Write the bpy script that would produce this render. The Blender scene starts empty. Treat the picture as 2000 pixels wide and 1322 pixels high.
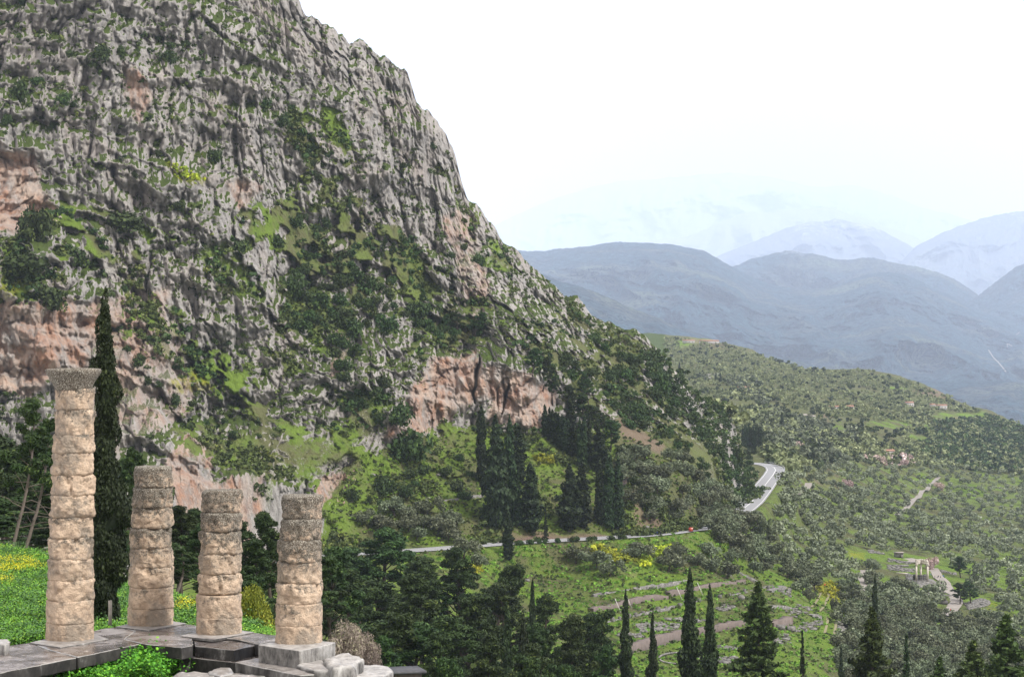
import bpy, math, random
import numpy as np
from mathutils import Vector, Matrix
from mathutils.bvhtree import BVHTree
R = math.radians
S = bpy.context.scene
C = S.collection
# ------------------------------------------------------------------ camera, world, sun, exposure
F, CX, HY = 4000.0, 1000.0, 714.0
cd = bpy.data.cameras.new('camera'); cam = bpy.data.objects.new('camera', cd); C.objects.link(cam)
cam.location = (0, 0, 0); cam.rotation_euler = (R(90), 0, 0)
cd.sensor_width = 36; cd.lens = 36 * F / 2000; cd.shift_y = (HY - 661) / 2000
cd.clip_start = 1; cd.clip_end = 150000
S.camera = cam
SUN_EL, SUN_AZ = 52, -60      # azimuth measured from behind the camera towards its right
W = bpy.data.worlds.new('World'); S.world = W; W.use_nodes = True
nt = W.node_tree; nt.nodes.clear()
o = nt.nodes.new('ShaderNodeOutputWorld'); bg = nt.nodes.new('ShaderNodeBackground')
sky = nt.nodes.new('ShaderNodeTexSky'); sky.sky_type = 'NISHITA'; sky.sun_disc = False
sky.sun_elevation = R(SUN_EL); sky.sun_rotation = R(180 + SUN_AZ)
tc = nt.nodes.new('ShaderNodeTexCoord'); mp = nt.nodes.new('ShaderNodeMapping'); mp.inputs['Scale'].default_value = (1, 1, 2.6)
nz = nt.nodes.new('ShaderNodeTexNoise'); nz.inputs['Scale'].default_value = 2.3; nz.inputs['Detail'].default_value = 6
cr = nt.nodes.new('ShaderNodeValToRGB'); cr.color_ramp.elements[0].position = .3; cr.color_ramp.elements[1].position = .72
cr.color_ramp.elements[0].color = (10.6, 10.0, 9.9, 1); cr.color_ramp.elements[1].color = (11.9, 11.3, 11.2, 1)
mx = nt.nodes.new('ShaderNodeMixRGB'); mx.inputs[0].default_value = .93
L = nt.links.new
L(tc.outputs['Generated'], mp.inputs[0]); L(mp.outputs[0], nz.inputs[0]); L(nz.outputs[0], cr.inputs[0])
L(sky.outputs[0], mx.inputs[1]); L(cr.outputs[0], mx.inputs[2]); L(mx.outputs[0], bg.inputs[0]); L(bg.outputs[0], o.inputs[0])
bg.inputs[1].default_value = 0.106
sl = bpy.data.lights.new('sun', 'SUN'); sun = bpy.data.objects.new('sun', sl); C.objects.link(sun)
sl.energy = 4.2; sl.angle = R(6); sl.color = (1, .965, .92)
sd = Vector((math.sin(R(-SUN_AZ)) * math.cos(R(SUN_EL)), -math.cos(R(SUN_AZ)) * math.cos(R(SUN_EL)), math.sin(R(SUN_EL))))
sun.rotation_euler = sd.to_track_quat('Z', 'Y').to_euler()
S.view_settings.view_transform = 'Standard'; S.view_settings.look = 'None'
S.view_settings.exposure = 0.24; S.view_settings.gamma = 1
S.cycles.max_bounces = 5; S.cycles.diffuse_bounces = 2; S.cycles.glossy_bounces = 2; S.cycles.volume_bounces = 4
S.cycles.transparent_max_bounces = 8

# ------------------------------------------------------------------ numeric helpers
rng = np.random.default_rng(7); random.seed(7)
def ray(px, py, D):
    px, py, D = np.broadcast_arrays(np.asarray(px, float), np.asarray(py, float), np.asarray(D, float))
    return np.stack([(px - CX) / F * D, D, -(py - HY) / F * D], -1)
_perm = np.random.default_rng(3).random(1 << 16)
def vnoise(p, seed=0):
    i = np.floor(p).astype(np.int64); f = p - i; f = f * f * (3 - 2 * f)
    def h(a, b, c): return _perm[(a * 73856093 ^ b * 19349663 ^ c * 83492791 ^ (seed * 7919)) & 65535]
    x, y, z = i[..., 0], i[..., 1], i[..., 2]; u, v, w = f[..., 0], f[..., 1], f[..., 2]
    def lx(b, c): return h(x, b, c) * (1 - u) + h(x + 1, b, c) * u
    return (lx(y, z) * (1 - v) + lx(y + 1, z) * v) * (1 - w) + (lx(y, z + 1) * (1 - v) + lx(y + 1, z + 1) * v) * w
def fbm(p, octv=4, seed=0, gain=.5, ridged=False):
    a, s, t = 1., 0., 0.
    p = np.array(p, float)
    for k in range(octv):
        n = vnoise(p, seed + k)
        if ridged: n = 1 - np.abs(2 * n - 1)
        s = s + a * n; t += a; a *= gain; p = p * 2.03 + 17.3
    return s / t
def cells(u, v, seed):
    """2-D cell noise: a random value per cell and the distance to the nearest cell wall"""
    iu = np.floor(u).astype(np.int64); iv = np.floor(v).astype(np.int64); d1 = np.full(u.shape, 9.); d2 = np.full(u.shape, 9.); val = np.zeros(u.shape)
    for a in (-1, 0, 1):
        for b in (-1, 0, 1):
            h = (iu + a) * 73856093 ^ (iv + b) * 19349663 ^ (seed * 7919); r0 = _perm[h & 65535]; r1 = _perm[(h * 31 + 7) & 65535]; r2 = _perm[(h * 17 + 3) & 65535]
            d = (iu + a + .15 + .7 * r0 - u) ** 2 + (iv + b + .15 + .7 * r1 - v) ** 2; m = d < d1
            d2 = np.where(m, d1, np.minimum(d2, d)); val = np.where(m, r2, val); d1 = np.where(m, d, d1)
    return val, np.sqrt(d2) - np.sqrt(d1)
def rbf(pts):
    P = np.array(pts, float); X = P[:, :2] / 400.; y = np.log(P[:, 2]); n = len(X)
    def k(r2): return r2 * np.log(r2 + 1e-12) * .5
    d2 = ((X[:, None] - X[None]) ** 2).sum(-1)
    A = np.zeros((n + 3, n + 3)); A[:n, :n] = k(d2) + np.eye(n) * .012
    A[:n, n] = 1; A[:n, n + 1:] = X; A[n:, :n] = A[:n, n:].T
    w = np.linalg.solve(A, np.concatenate([y, np.zeros(3)]))
    def f(px, py):
        q = np.stack([np.ravel(px), np.ravel(py)], -1) / 400.; out = np.empty(len(q))
        for s in range(0, len(q), 60000):
            c = q[s:s + 60000]; d2 = ((c[:, None] - X[None]) ** 2).sum(-1)
            out[s:s + 60000] = k(d2) @ w[:n] + w[n] + c @ w[n + 1:]
        return np.exp(out).reshape(np.shape(px))
    return f
def inpoly(x, y, poly):
    c = np.zeros(x.shape, bool); n = len(poly)
    for i in range(n):
        x0, y0 = poly[i]; x1, y1 = poly[(i + 1) % n]
        if y0 == y1: continue
        m = ((y0 > y) != (y1 > y)) & (x < (x1 - x0) * (y - y0) / (y1 - y0) + x0); c ^= m
    return c
def mask(x, y, polys, soft=8, warp=14):
    q = np.stack([x / 30, y / 30, x * 0], -1)
    wx = x + warp * 2 * (fbm(q, 4, 5) - .5); wy = y + warp * 2 * (fbm(q, 4, 11) - .5)
    m = np.zeros(x.shape)
    for dx, dy in ((0, 0), (1, .3), (-1, -.3), (.3, -1), (-.3, 1)):
        mm = np.zeros(x.shape)
        for pl in polys:
            v, pts = pl if isinstance(pl, tuple) and not isinstance(pl[0], tuple) else (1., pl)
            mm = np.maximum(mm, v * inpoly(wx + dx * soft, wy + dy * soft, pts))
        m += mm / 5
    return m
def prof(pts):
    a = np.array(sorted(pts), float); return lambda x: np.interp(x, a[:, 0], a[:, 1])
# ------------------------------------------------------------------ object helpers
def link(o, parent=None):
    C.objects.link(o)
    if parent is not None: o.parent = parent
    return o
def npmesh(name, V, Fc, mat=None, smooth=False, attrs=None):
    me = bpy.data.meshes.new(name); V = np.asarray(V, np.float32).reshape(-1, 3)
    me.vertices.add(len(V)); me.vertices.foreach_set('co', V.ravel())
    if isinstance(Fc, np.ndarray):
        k = Fc.shape[1]; idx = Fc.ravel().astype(np.int32); st = np.arange(len(Fc), dtype=np.int32) * k; tot = np.full(len(Fc), k, np.int32)
    else:
        tot = np.array([len(f) for f in Fc], np.int32); st = np.concatenate([[0], np.cumsum(tot)[:-1]]).astype(np.int32)
        idx = np.array([i for f in Fc for i in f], np.int32)
    me.loops.add(len(idx)); me.loops.foreach_set('vertex_index', idx)
    me.polygons.add(len(tot)); me.polygons.foreach_set('loop_start', st); me.polygons.foreach_set('loop_total', tot)
    if smooth: me.polygons.foreach_set('use_smooth', np.ones(len(tot), bool))
    me.update(calc_edges=True)
    for k_, v in (attrs or {}).items():
        a = me.attributes.new(k_, 'FLOAT', 'POINT'); a.data.foreach_set('value', np.asarray(v, np.float32).ravel())
    if mat: me.materials.append(mat)
    return me
def tag(o, label=None, cat=None, group=None, kind=None):
    if label: o['label'] = label
    if cat: o['category'] = cat
    if group: o['group'] = group
    if kind: o['kind'] = kind
    return o
def obj(name, me, parent=None): return link(bpy.data.objects.new(name, me), parent)
def empty(name, loc=(0, 0, 0), rz=0, sc=1):
    o = bpy.data.objects.new(name, None); link(o); o.location = loc; o.rotation_euler = (0, 0, rz)
    o.scale = (sc, sc, sc) if not hasattr(sc, '__len__') else sc
    o.empty_display_size = .3
    return o
def copy_tree(o, parent=None):
    c = o.copy(); C.objects.link(c)
    if parent is not None: c.parent = parent
    for ch in list(o.children): copy_tree(ch, c)
    return c
class MB:                                            # collects shapes for one mesh
    def __init__(s): s.v = []; s.f = []; s.n = 0
    def add(s, V, Fc):
        V = np.asarray(V, float).reshape(-1, 3); s.v.append(V); s.f += [tuple(int(i) + s.n for i in f) for f in Fc]; s.n += len(V); return s
    def box(s, c, d, rz=0, jit=0, r=None):
        v = np.array([(x, y, z) for x in (-.5, .5) for y in (-.5, .5) for z in (-.5, .5)]) * np.array(d)
        if jit: v = v + (np.random.default_rng(s.n + int(abs(c[0] * 31 + c[1] * 17)) % 9999).random(v.shape) - .5) * jit
        ca, sa = math.cos(rz), math.sin(rz); v = np.stack([v[:, 0] * ca - v[:, 1] * sa, v[:, 0] * sa + v[:, 1] * ca, v[:, 2]], -1) + np.array(c)
        return s.add(v, [(0, 1, 3, 2), (4, 6, 7, 5), (0, 4, 5, 1), (2, 3, 7, 6), (0, 2, 6, 4), (1, 5, 7, 3)])
    def tube(s, P, rad, sides=7, cap=True):
        P = np.asarray(P, float); n = len(P); rad = np.broadcast_to(np.asarray(rad, float), n)
        T = np.gradient(P, axis=0); T /= np.linalg.norm(T, axis=1)[:, None] + 1e-9
        ref = np.array([0, 0, 1.]) if abs(T[0, 2]) < .9 else np.array([1., 0, 0])
        V = []
        for i in range(n):
            a = np.cross(T[i], ref); a /= np.linalg.norm(a) + 1e-9; b = np.cross(T[i], a)
            for k in range(sides):
                t = 2 * math.pi * k / sides; V.append(P[i] + rad[i] * (a * math.cos(t) + b * math.sin(t)))
        Fs = [(i * sides + k, i * sides + (k + 1) % sides, (i + 1) * sides + (k + 1) % sides, (i + 1) * sides + k) for i in range(n - 1) for k in range(sides)]
        if cap: Fs += [tuple(range(sides))[::-1], tuple((n - 1) * sides + k for k in range(sides))]
        return s.add(V, Fs)
    def mesh(s, name, mat, smooth=False): return npmesh(name, np.concatenate(s.v), s.f, mat, smooth)
    def build(s, name, mat, parent=None, smooth=False): return obj(name, s.mesh(name, mat, smooth), parent)
# ------------------------------------------------------------------ materials
class Mat:
    def __init__(s, name, rough=.9, spec=.2):
        s.m = bpy.data.materials.new(name); s.m.use_nodes = True; s.t = s.m.node_tree; s.b = s.t.nodes['Principled BSDF']
        s.b.inputs['Roughness'].default_value = rough; s.b.inputs['Specular IOR Level'].default_value = spec
        s.co = s.n('ShaderNodeTexCoord').outputs['Object']
    def n(s, t): return s.t.nodes.new(t)
    def l(s, a, b): s.t.links.new(a, b)
    def noise(s, scale, det=4, rough=.6, st=(1, 1, 1), rot=(0, 0, 0)):
        m = s.n('ShaderNodeMapping'); m.inputs['Scale'].default_value = st; m.inputs['Rotation'].default_value = rot; s.l(s.co, m.inputs[0])
        x = s.n('ShaderNodeTexNoise'); x.inputs['Scale'].default_value = scale; x.inputs['Detail'].default_value = det; x.inputs['Roughness'].default_value = rough
        s.l(m.outputs[0], x.inputs['Vector']); return x.outputs[0]
    def vor(s, scale, st=(1, 1, 1), feat='F1'):
        m = s.n('ShaderNodeMapping'); m.inputs['Scale'].default_value = st; s.l(s.co, m.inputs[0])
        x = s.n('ShaderNodeTexVoronoi'); x.inputs['Scale'].default_value = scale; x.feature = feat; s.l(m.outputs[0], x.inputs['Vector']); return x.outputs['Distance']
    def ramp(s, f, stops):
        r = s.n('ShaderNodeValToRGB'); e = r.color_ramp.elements
        while len(e) < len(stops): e.new(.5)
        for k, (p, c) in enumerate(stops):
            e[k].position = p; e[k].color = (c, c, c, 1) if not hasattr(c, '__len__') else (*c, 1)
        s.l(f, r.inputs[0]); return r.outputs[0]
    def mix(s, f, a, b, mode='MIX'):
        x = s.n('ShaderNodeMixRGB'); x.blend_type = mode
        for i, v in enumerate((f, a, b)):
            if isinstance(v, (int, float)): x.inputs[i].default_value = v if i == 0 else (v, v, v, 1)
            elif isinstance(v, tuple): x.inputs[i].default_value = (*v, 1)
            else: s.l(v, x.inputs[i])
        return x.outputs[0]
    def math(s, op, a, b=0.):
        x = s.n('ShaderNodeMath'); x.operation = op; x.use_clamp = False
        for i, v in enumerate((a, b)):
            if isinstance(v, (int, float)): x.inputs[i].default_value = v
            else: s.l(v, x.inputs[i])
        return x.outputs[0]
    def attr(s, name):
        x = s.n('ShaderNodeAttribute'); x.attribute_name = name; return x.outputs['Fac']
    def nz(s):
        g = s.n('ShaderNodeNewGeometry'); x = s.n('ShaderNodeSeparateXYZ'); s.l(g.outputs['Normal'], x.inputs[0]); return x.outputs[2]
    def oz(s):
        x = s.n('ShaderNodeSeparateXYZ'); s.l(s.co, x.inputs[0]); return x.outputs[2]
    def rnd(s): return s.n('ShaderNodeObjectInfo').outputs['Random']
    def bump(s, h, st=.5, dist=.1):
        x = s.n('ShaderNodeBump'); x.inputs['Strength'].default_value = st; x.inputs['Distance'].default_value = dist; s.l(h, x.inputs['Height']); s.l(x.outputs[0], s.b.inputs['Normal'])
    def col(s, c):
        if isinstance(c, tuple): s.b.inputs['Base Color'].default_value = (*c, 1)
        else: s.l(c, s.b.inputs['Base Color'])
        return s
def plain(name, c, rough=.8, var=.25, scale=3):
    m = Mat(name, rough); d = tuple(x * (1 - var) for x in c); e = tuple(min(1, x * (1 + var)) for x in c)
    m.col(m.ramp(m.noise(scale, 4), [(.3, d), (.7, e)])); return m.m
def sstep(m, f, a, b): return m.ramp(f, [(a, 0.), (b, 1.)])

# terrain: rock and grass driven by the attributes grass / ochre / flower
def terrain_mat(name, sc=1., greens=((.07, .12, .02), (.26, .37, .06)), rock=True):
    m = Mat(name, .95, .1)
    n1 = m.noise(.35 * sc, 5, .7); n2 = m.noise(.06 * sc, 4); n3 = m.noise(1.6 * sc, 4, .7); big = m.noise(.018 * sc, 3)
    str_ = m.noise(.5 * sc, 6, .78, (1, 1, .30), (0, .12, 0))
    g = m.mix(n1, greens[0], greens[1]); g = m.mix(sstep(m, m.math('ADD', n2, m.math('MULTIPLY', m.math('SUBTRACT', n1, .5), .3)), .44, .60), g, m.mix(n3, (.10, .12, .045), (.20, .19, .09)))
    g = m.mix(sstep(m, m.noise(.22 * sc, 3), .56, .72), g, (.035, .055, .016))
    g = m.mix(m.math('MULTIPLY', m.attr('dry'), .85), g, m.mix(n3, (.075, .085, .035), (.215, .205, .105)))
    r = m.ramp(str_, [(.25, (.10, .096, .092)), (.42, (.28, .263, .245)), (.58, (.47, .445, .412)), (.78, (.65, .615, .57))])
    r = m.mix(m.math('MULTIPLY', sstep(m, n2, .50, .7), .5), r, m.mix(str_, (.24, .175, .14), (.58, .45, .37)))
    r = m.mix(m.math('MULTIPLY', sstep(m, m.noise(.03 * sc, 5, .65), .44, .62), .65), r, m.mix(n3, (.34, .32, .30), (.66, .62, .57)))
    r = m.mix(m.math('MULTIPLY', sstep(m, m.noise(.045 * sc, 5, .7, (1, 1, .5)), .56, .70), .42), r, m.mix(n3, (.06, .058, .055), (.24, .225, .21)))
    oc = m.mix(str_, (.28, .135, .085), (.68, .42, .29)); oc = m.mix(sstep(m, m.noise(.12 * sc, 4), .45, .6), oc, m.mix(n1, (.42, .30, .23), (.74, .58, .46)))
    of = m.math('MULTIPLY', m.attr('ochre'), sstep(m, m.noise(.13 * sc, 6, .75, (1, 1, .6)), .36, .60))
    r = m.mix(of, r, oc)
    r = m.mix(sstep(m, m.noise(.9 * sc, 5, .8, (1, 1, .25)), .60, .74), r, (.06, .058, .055))
    # grass where painted, and on every ledge that faces up
    led = m.math('ADD', m.math('MULTIPLY', m.nz(), .75), m.math('MULTIPLY', n1, .55))
    led = m.math('ADD', led, m.math('MULTIPLY', big, .35))
    gf = m.math('ADD', m.math('MULTIPLY', m.attr('grass'), 1.05), m.math('MULTIPLY', sstep(m, led, .90, 1.10), .85))
    gf = m.math('SUBTRACT', gf, m.math('MULTIPLY', sstep(m, n3, .5, .75), .35)); gf = m.math('SUBTRACT', gf, m.math('MULTIPLY', m.attr('ochre'), .5))
    g = m.mix(sstep(m, m.attr('grass'), .02, .3), m.mix(n1, (.035, .06, .014), (.125, .17, .04)), g)
    c = m.mix(sstep(m, gf, .35, .6), r, g)
    c = m.mix(m.math('MULTIPLY', m.attr('flower'), sstep(m, n1, .4, .55)), c, m.mix(n3, (.20, .22, .02), (.55, .50, .03)))
    c = m.mix(m.attr('soil'), c, m.mix(n1, (.17, .115, .085), (.34, .25, .19)))
    m.col(c)
    h = m.math('ADD', m.math('MULTIPLY', str_, 1.5), m.math('MULTIPLY', n3, .5)); m.bump(h, 1., 1.6 / sc)
    return m.m
def leaf_mat(name, a, b, tips=None, sat=.0):
    m = Mat(name, .7, .25); m.b.inputs['Subsurface Weight'].default_value = 0
    v = m.attr('rnd'); c = m.mix(v, a, b)
    if tips: c = m.mix(sstep(m, v, .82, .95), c, tips)
    f = m.math('ADD', m.math('MULTIPLY', m.rnd(), .55), .72)
    hs = m.n('ShaderNodeHueSaturation'); m.l(c, hs.inputs['Color']); m.l(f, hs.inputs['Value'])
    m.l(m.math('ADD', m.math('MULTIPLY', m.rnd(), .05), .475), hs.inputs['Hue'])
    m.col(hs.outputs[0]); return m.m
def bark_mat(name, a, b):
    m = Mat(name, .95, .1); m.col(m.mix(m.noise(3, 4, .7, (1, 1, .3)), a, b)); m.bump(m.noise(5, 4, .7, (1, 1, .25)), .6, .1); return m.m
# ------------------------------------------------------------------ mountain
SIL = [(-300, -190), (500, -190), (556, -30), (585, 8), (618, 33), (655, 58), (690, 84), (715, 79), (745, 100), (775, 130), (800, 165), (825, 205), (850, 235), (870, 265), (885, 300),
       (900, 350), (915, 385), (935, 415), (965, 440), (985, 465), (1010, 490), (1035, 520), (1070, 545), (1100, 565), (1130, 590), (1160, 610), (1200, 632),
       (1240, 645), (1270, 665), (1295, 690), (1308, 722), (1335, 745), (1365, 768), (1395, 790), (1425, 808), (1441, 835), (1450, 865), (1468, 885), (1479, 915), (1483, 955)]
ROADP = [(420, 1110, 545), (600, 1088, 588), (700, 1080, 601), (830, 1073, 615), (980, 1061, 634), (1100, 1054, 647), (1200, 1049, 657), (1283, 1043, 669), (1340, 1035, 685), (1385, 1029, 698),
         (1420, 1013, 736), (1447, 997, 777), (1468, 980, 827), (1483, 962, 887), (1499, 941, 969), (1510, 927, 1033), (1515, 918, 1078), (1512, 912, 1111), (1502, 908, 1134), (1484, 905, 1152), (1465, 903, 1164)]
ROAD = np.array([ray(a, b, 55 * F / (b - HY)) for a, b, _ in ROADP])
def crspline(P, n):
    P = np.asarray(P, float); d = np.r_[0, np.cumsum(np.linalg.norm(np.diff(P, axis=0), axis=1))]; t = np.linspace(0, d[-1], n)
    Q = np.stack([np.interp(t, d, P[:, k]) for k in range(P.shape[1])], -1)
    k = max(3, n // len(P)) | 1
    pad = np.pad(Q, ((k // 2, k // 2), (0, 0)), 'edge'); w = np.hanning(k + 2)[1:-1]; w /= w.sum()
    return np.stack([np.convolve(pad[:, j], w, 'valid') for j in range(P.shape[1])], -1)
RC = crspline(ROAD, 400)
def flatten_to(P, line, half, fade, drop):
    q = P.reshape(-1, 3); idx = np.where((q[:, 0] > line[:, 0].min() - 40) & (q[:, 0] < line[:, 0].max() + 40) & (q[:, 1] > line[:, 1].min() - 40) & (q[:, 1] < line[:, 1].max() + 40))[0]
    for s in range(0, len(idx), 20000):
        k = idx[s:s + 20000]; d2 = ((q[k][:, None, :2] - line[None, :, :2]) ** 2).sum(-1); j = d2.argmin(1); d = np.sqrt(d2.min(1))
        w = np.clip((half + fade - d) / fade, 0, 1); w = w * w * (3 - 2 * w)
        q[k, 2] = q[k, 2] * (1 - w) + (line[j, 2] - drop) * w
    return q.reshape(P.shape)
MP = [(-150, -80, 700), (0, 0, 668), (300, 0, 700), (575, 0, 765), (750, 130, 790), (850, 250, 805), (900, 380, 825), (1000, 480, 840), (1090, 560, 860), (1200, 640, 875), (1290, 690, 890), (1380, 790, 930), (1450, 850, 955), (1485, 930, 965), (1476, 968, 868),
      (0, 300, 630), (300, 300, 662), (550, 300, 715), (700, 300, 745), (0, 400, 615), (130, 410, 620),
      (0, 480, 588), (150, 480, 605), (300, 450, 645), (450, 450, 672), (600, 450, 715), (750, 500, 742), (900, 550, 772),
      (0, 590, 570), (150, 600, 592), (300, 600, 622), (450, 600, 655), (600, 600, 690), (750, 620, 715), (900, 640, 745), (1050, 650, 775), (1180, 700, 820), (0, 700, 560), (300, 700, 602),
      (0, 800, 548), (200, 800, 570), (400, 800, 612), (550, 800, 642), (700, 800, 660), (800, 700, 700), (950, 690, 722), (860, 830, 700), (960, 825, 712), (1060, 720, 742), (1070, 815, 738), (1210, 820, 770),
      (0, 1000, 520), (200, 1010, 530), (340, 1010, 548), (480, 1030, 565), (600, 960, 610), (690, 960, 632), (800, 950, 655), (1000, 950, 680), (1150, 950, 700), (1300, 900, 738), (1400, 930, 780),
      (0, 1120, 490), (300, 1120, 515), (0, 1330, 420), (300, 1330, 440)] + [(a, b, 55 * F / (b - HY)) for a, b, _ in ROADP[:14]]
fM = rbf(MP); ytop = prof(SIL)
ybot = prof([(-300, 1125), (420, 1122), (600, 1099), (830, 1083), (980, 1071), (1100, 1064), (1283, 1052), (1385, 1038), (1420, 1022), (1447, 1005), (1468, 990), (1485, 975)])
GREEN = [[(0, 492), (60, 432), (130, 408), (210, 402), (300, 440), (385, 470), (330, 505), (200, 520), (120, 560), (60, 590), (0, 612)],
         [(470, 400), (560, 395), (600, 330), (555, 240), (600, 205), (690, 230), (690, 300), (680, 380), (760, 430), (800, 470), (860, 520), (960, 600), (965, 650), (880, 665), (800, 640), (700, 645), (640, 640), (560, 630), (520, 560), (480, 500)],
         (.8, [(520, 560), (500, 700), (560, 760), (640, 800), (600, 720), (640, 640)]),
         (.6, [(320, 780), (480, 830), (640, 900), (620, 960), (480, 930), (330, 870)]), (.8, [(250, 660), (350, 720), (440, 780), (560, 870), (640, 910), (710, 890), (680, 840), (600, 800), (520, 740), (420, 690), (330, 560), (280, 490), (245, 520)]),
         (.6, [(380, 470), (470, 470), (520, 560), (480, 640), (400, 600)]),
         (.75, [(1120, 600), (1200, 640), (1290, 700), (1330, 790), (1420, 860), (1440, 1000), (1230, 1000), (1210, 850), (1090, 770), (1010, 660)]),
         [(560, 1100), (630, 1000), (700, 890), (800, 850), (870, 838), (1070, 832), (1210, 830), (1300, 900), (1440, 980), (1400, 1045), (1100, 1070), (600, 1120)],
         (.7, [(380, 160), (440, 170), (455, 220), (400, 215)]), (.6, [(660, 760), (780, 700), (900, 650), (960, 660), (940, 690), (840, 700), (760, 830), (700, 870), (650, 850)]),
         (.55, [(860, 250), (900, 390), (1000, 500), (990, 560), (900, 450), (840, 330)])]
OCHRE = [[(-100, 590), (150, 590), (205, 625), (165, 710), (60, 770), (-100, 755)], [(750, 855), (800, 760), (850, 705), (940, 680), (955, 770), (900, 800), (840, 840)],
         [(950, 720), (1040, 730), (1085, 770), (1065, 835), (960, 832)], [(320, 930), (350, 850), (400, 860), (420, 940), (510, 925), (520, 1040), (420, 1020)],
         [(615, 930), (705, 910), (685, 985), (615, 990)], [(-100, 270), (60, 300), (120, 430), (-100, 480)], (.8, [(200, 600), (300, 640), (290, 760), (220, 720)]),
         (.9, [(250, 110), (295, 190), (275, 245), (240, 180)]), (.9, [(440, 350), (520, 360), (470, 415)]), (.8, [(655, 640), (690, 640), (665, 735), (640, 745)]), (.7, [(860, 430), (910, 400), (960, 560), (930, 640)]),
         (.9, [(1465, 905), (1490, 905), (1480, 960)]), (.6, [(100, 600), (330, 560), (380, 800), (200, 900)])]
YEL = [(.4, [(320, 315), (350, 320), (400, 350), (395, 365), (345, 352)]), (.5, [(1040, 893), (1090, 893), (1085, 907), (1050, 905)]), (.7, [(330, 745), (380, 720), (420, 760), (350, 770)]), (.5, [(0, 500), (60, 520), (30, 580), (0, 590)])]
SOIL = [[(965, 1036), (1040, 1024), (1100, 1034), (1160, 1026), (1235, 1032), (1240, 1046), (1100, 1054), (975, 1054)], (.8, [(1270, 970), (1300, 990), (1290, 1030), (1240, 1000), (1225, 940)]), (.8, [(1205, 815), (1300, 870), (1290, 890), (1210, 850)])]
mat_mtn = terrain_mat('limestone_and_grass', 1.)
nx, ny = 900, 560
uu = np.linspace(-160, 1485, nx); vv = np.linspace(0, 1, ny)
PX = np.broadcast_to(uu[:, None], (nx, ny)); PY = ytop(uu)[:, None] + (ybot(uu) - ytop(uu))[:, None] * vv[None] ** .97
Dm = fM(PX, PY)
gr = mask(PX, PY, GREEN, 14, 26); oc = mask(PX, PY, OCHRE, 5, 12); ye = mask(PX, PY, YEL, 3, 6); so = mask(PX, PY, SOIL, 4, 6)
P = ray(PX, PY, Dm)
ocr = fbm(P / np.array([6., 10., 5.]), 4, 201, .6); ocr2 = fbm(P / np.array([22., 30., 16.]), 3, 203)
up = np.clip((890 - PY + 0 * PX) / 60, .25, 1) * np.clip(1 - so, 0, 1)
gr = gr * (1 - .95 * up * np.clip((ocr * .6 + ocr2 * .4 - .462) / .06, 0, 1))
cliff = np.clip(1 - gr * 1.05, .0, 1) * (1 - so)
cliff = cliff * (1 - .25 * np.clip(oc, 0, 1))
# tilt the rib field a little so that the ribs lean like the strata do
sh = P.copy(); wv = fbm(P / np.array([60, 60, 45]), 3, 401) - .5; wv2 = fbm(P / np.array([17, 17, 12]), 3, 403) - .5; sh[..., 0] += P[..., 1] * .15 + wv * 12 + wv2 * 4; sh[..., 2] += wv2 * 16
b1 = fbm(sh / np.array([38, 70, 80]), 4, 21) - .5; b0 = fbm(sh / np.array([75, 90, 120]), 2, 19, ridged=True) - .6
zz = P[..., 2] + 26 * (fbm(P / np.array([34, 50, 60]), 3, 411) - .5) + .10 * P[..., 0]; pz = (zz / 17) % 1; step1 = np.where(pz < .8, pz / .8, (1 - pz) / .2) - .5; zz2 = zz + 9 * wv2; pz = (zz2 / 6.1 + .3) % 1; step2 = np.where(pz < .75, pz / .75, (1 - pz) / .25) - .5
cu = sh[..., 0]; cell = 0; crk = 0
for su, sv, am, sd_ in ((19., 42., 9., 1), (8., 17., 5., 2), (3.6, 6.5, 2.6, 3), (1.7, 2.6, 1.1, 4)):
    jw = fbm(P / np.array([su, su, sv * .6]), 2, 500 + sd_); va_, ed = cells((cu + jw * su * .4) / su + 40, (P[..., 2] + jw * sv * .5) / sv + 40, 60 + sd_); cell = cell + (va_ - .5) * am; crk = crk + np.clip(1 - ed / .16, 0, 1) * am * .28
sta = np.clip(fbm(P / np.array([30, 30, 22]), 3, 417) * 3 - 1, 0, 1)
b2 = fbm(sh / np.array([9, 20, 34]), 3, 31, ridged=True) - .6
b3 = fbm(sh / np.array([3.4, 8, 13]), 3, 41, .6, ridged=True) - .6
b5 = fbm(P / np.array([7., 7., 5.5]), 4, 421, .6) - .5
b4 = fbm(sh / np.array([1.3, 2.4, 2.8]), 3, 51, .6) - .5
st = fbm(P / np.array([40, 40, 7]), 3, 61) - .5
def crack(sc, sd, k): return np.clip(1 - np.abs(2 * fbm(sh / np.array(sc), 3, sd) - 1) * k, 0, 1)
ck = crack([11, 20, 34], 301, 7) * 7 + crack([5, 9, 13], 305, 6) * 4 + crack([2.4, 4, 4.5], 311, 5) * 2.0 + crack([16, 20, 5], 321, 9) * 3
lump = fbm(P / 5.5, 4, 71) - .5
disp = cliff * (cell + crk - b0 * 34 - b1 * 26 + (step1 * 8 + step2 * 3.2) * sta - b2 * 8 - b3 * 4 - b4 * 3 - b5 * 5 - st * 9 + ck * .3) - (1 - cliff) * (lump * 4.2 + b1 * 9 * (1 - so))
edge = np.clip((vv[None] * (ybot(uu) - ytop(uu))[:, None]) / 18, 0, 1) ; disp = disp * (0.6 + .4 * edge) * np.interp(PX, [900, 1200, 1485], [1, .9, .75])
nearroad = np.clip((ybot(PX) - PY) / 60, 0, 1); disp = disp * nearroad
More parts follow.
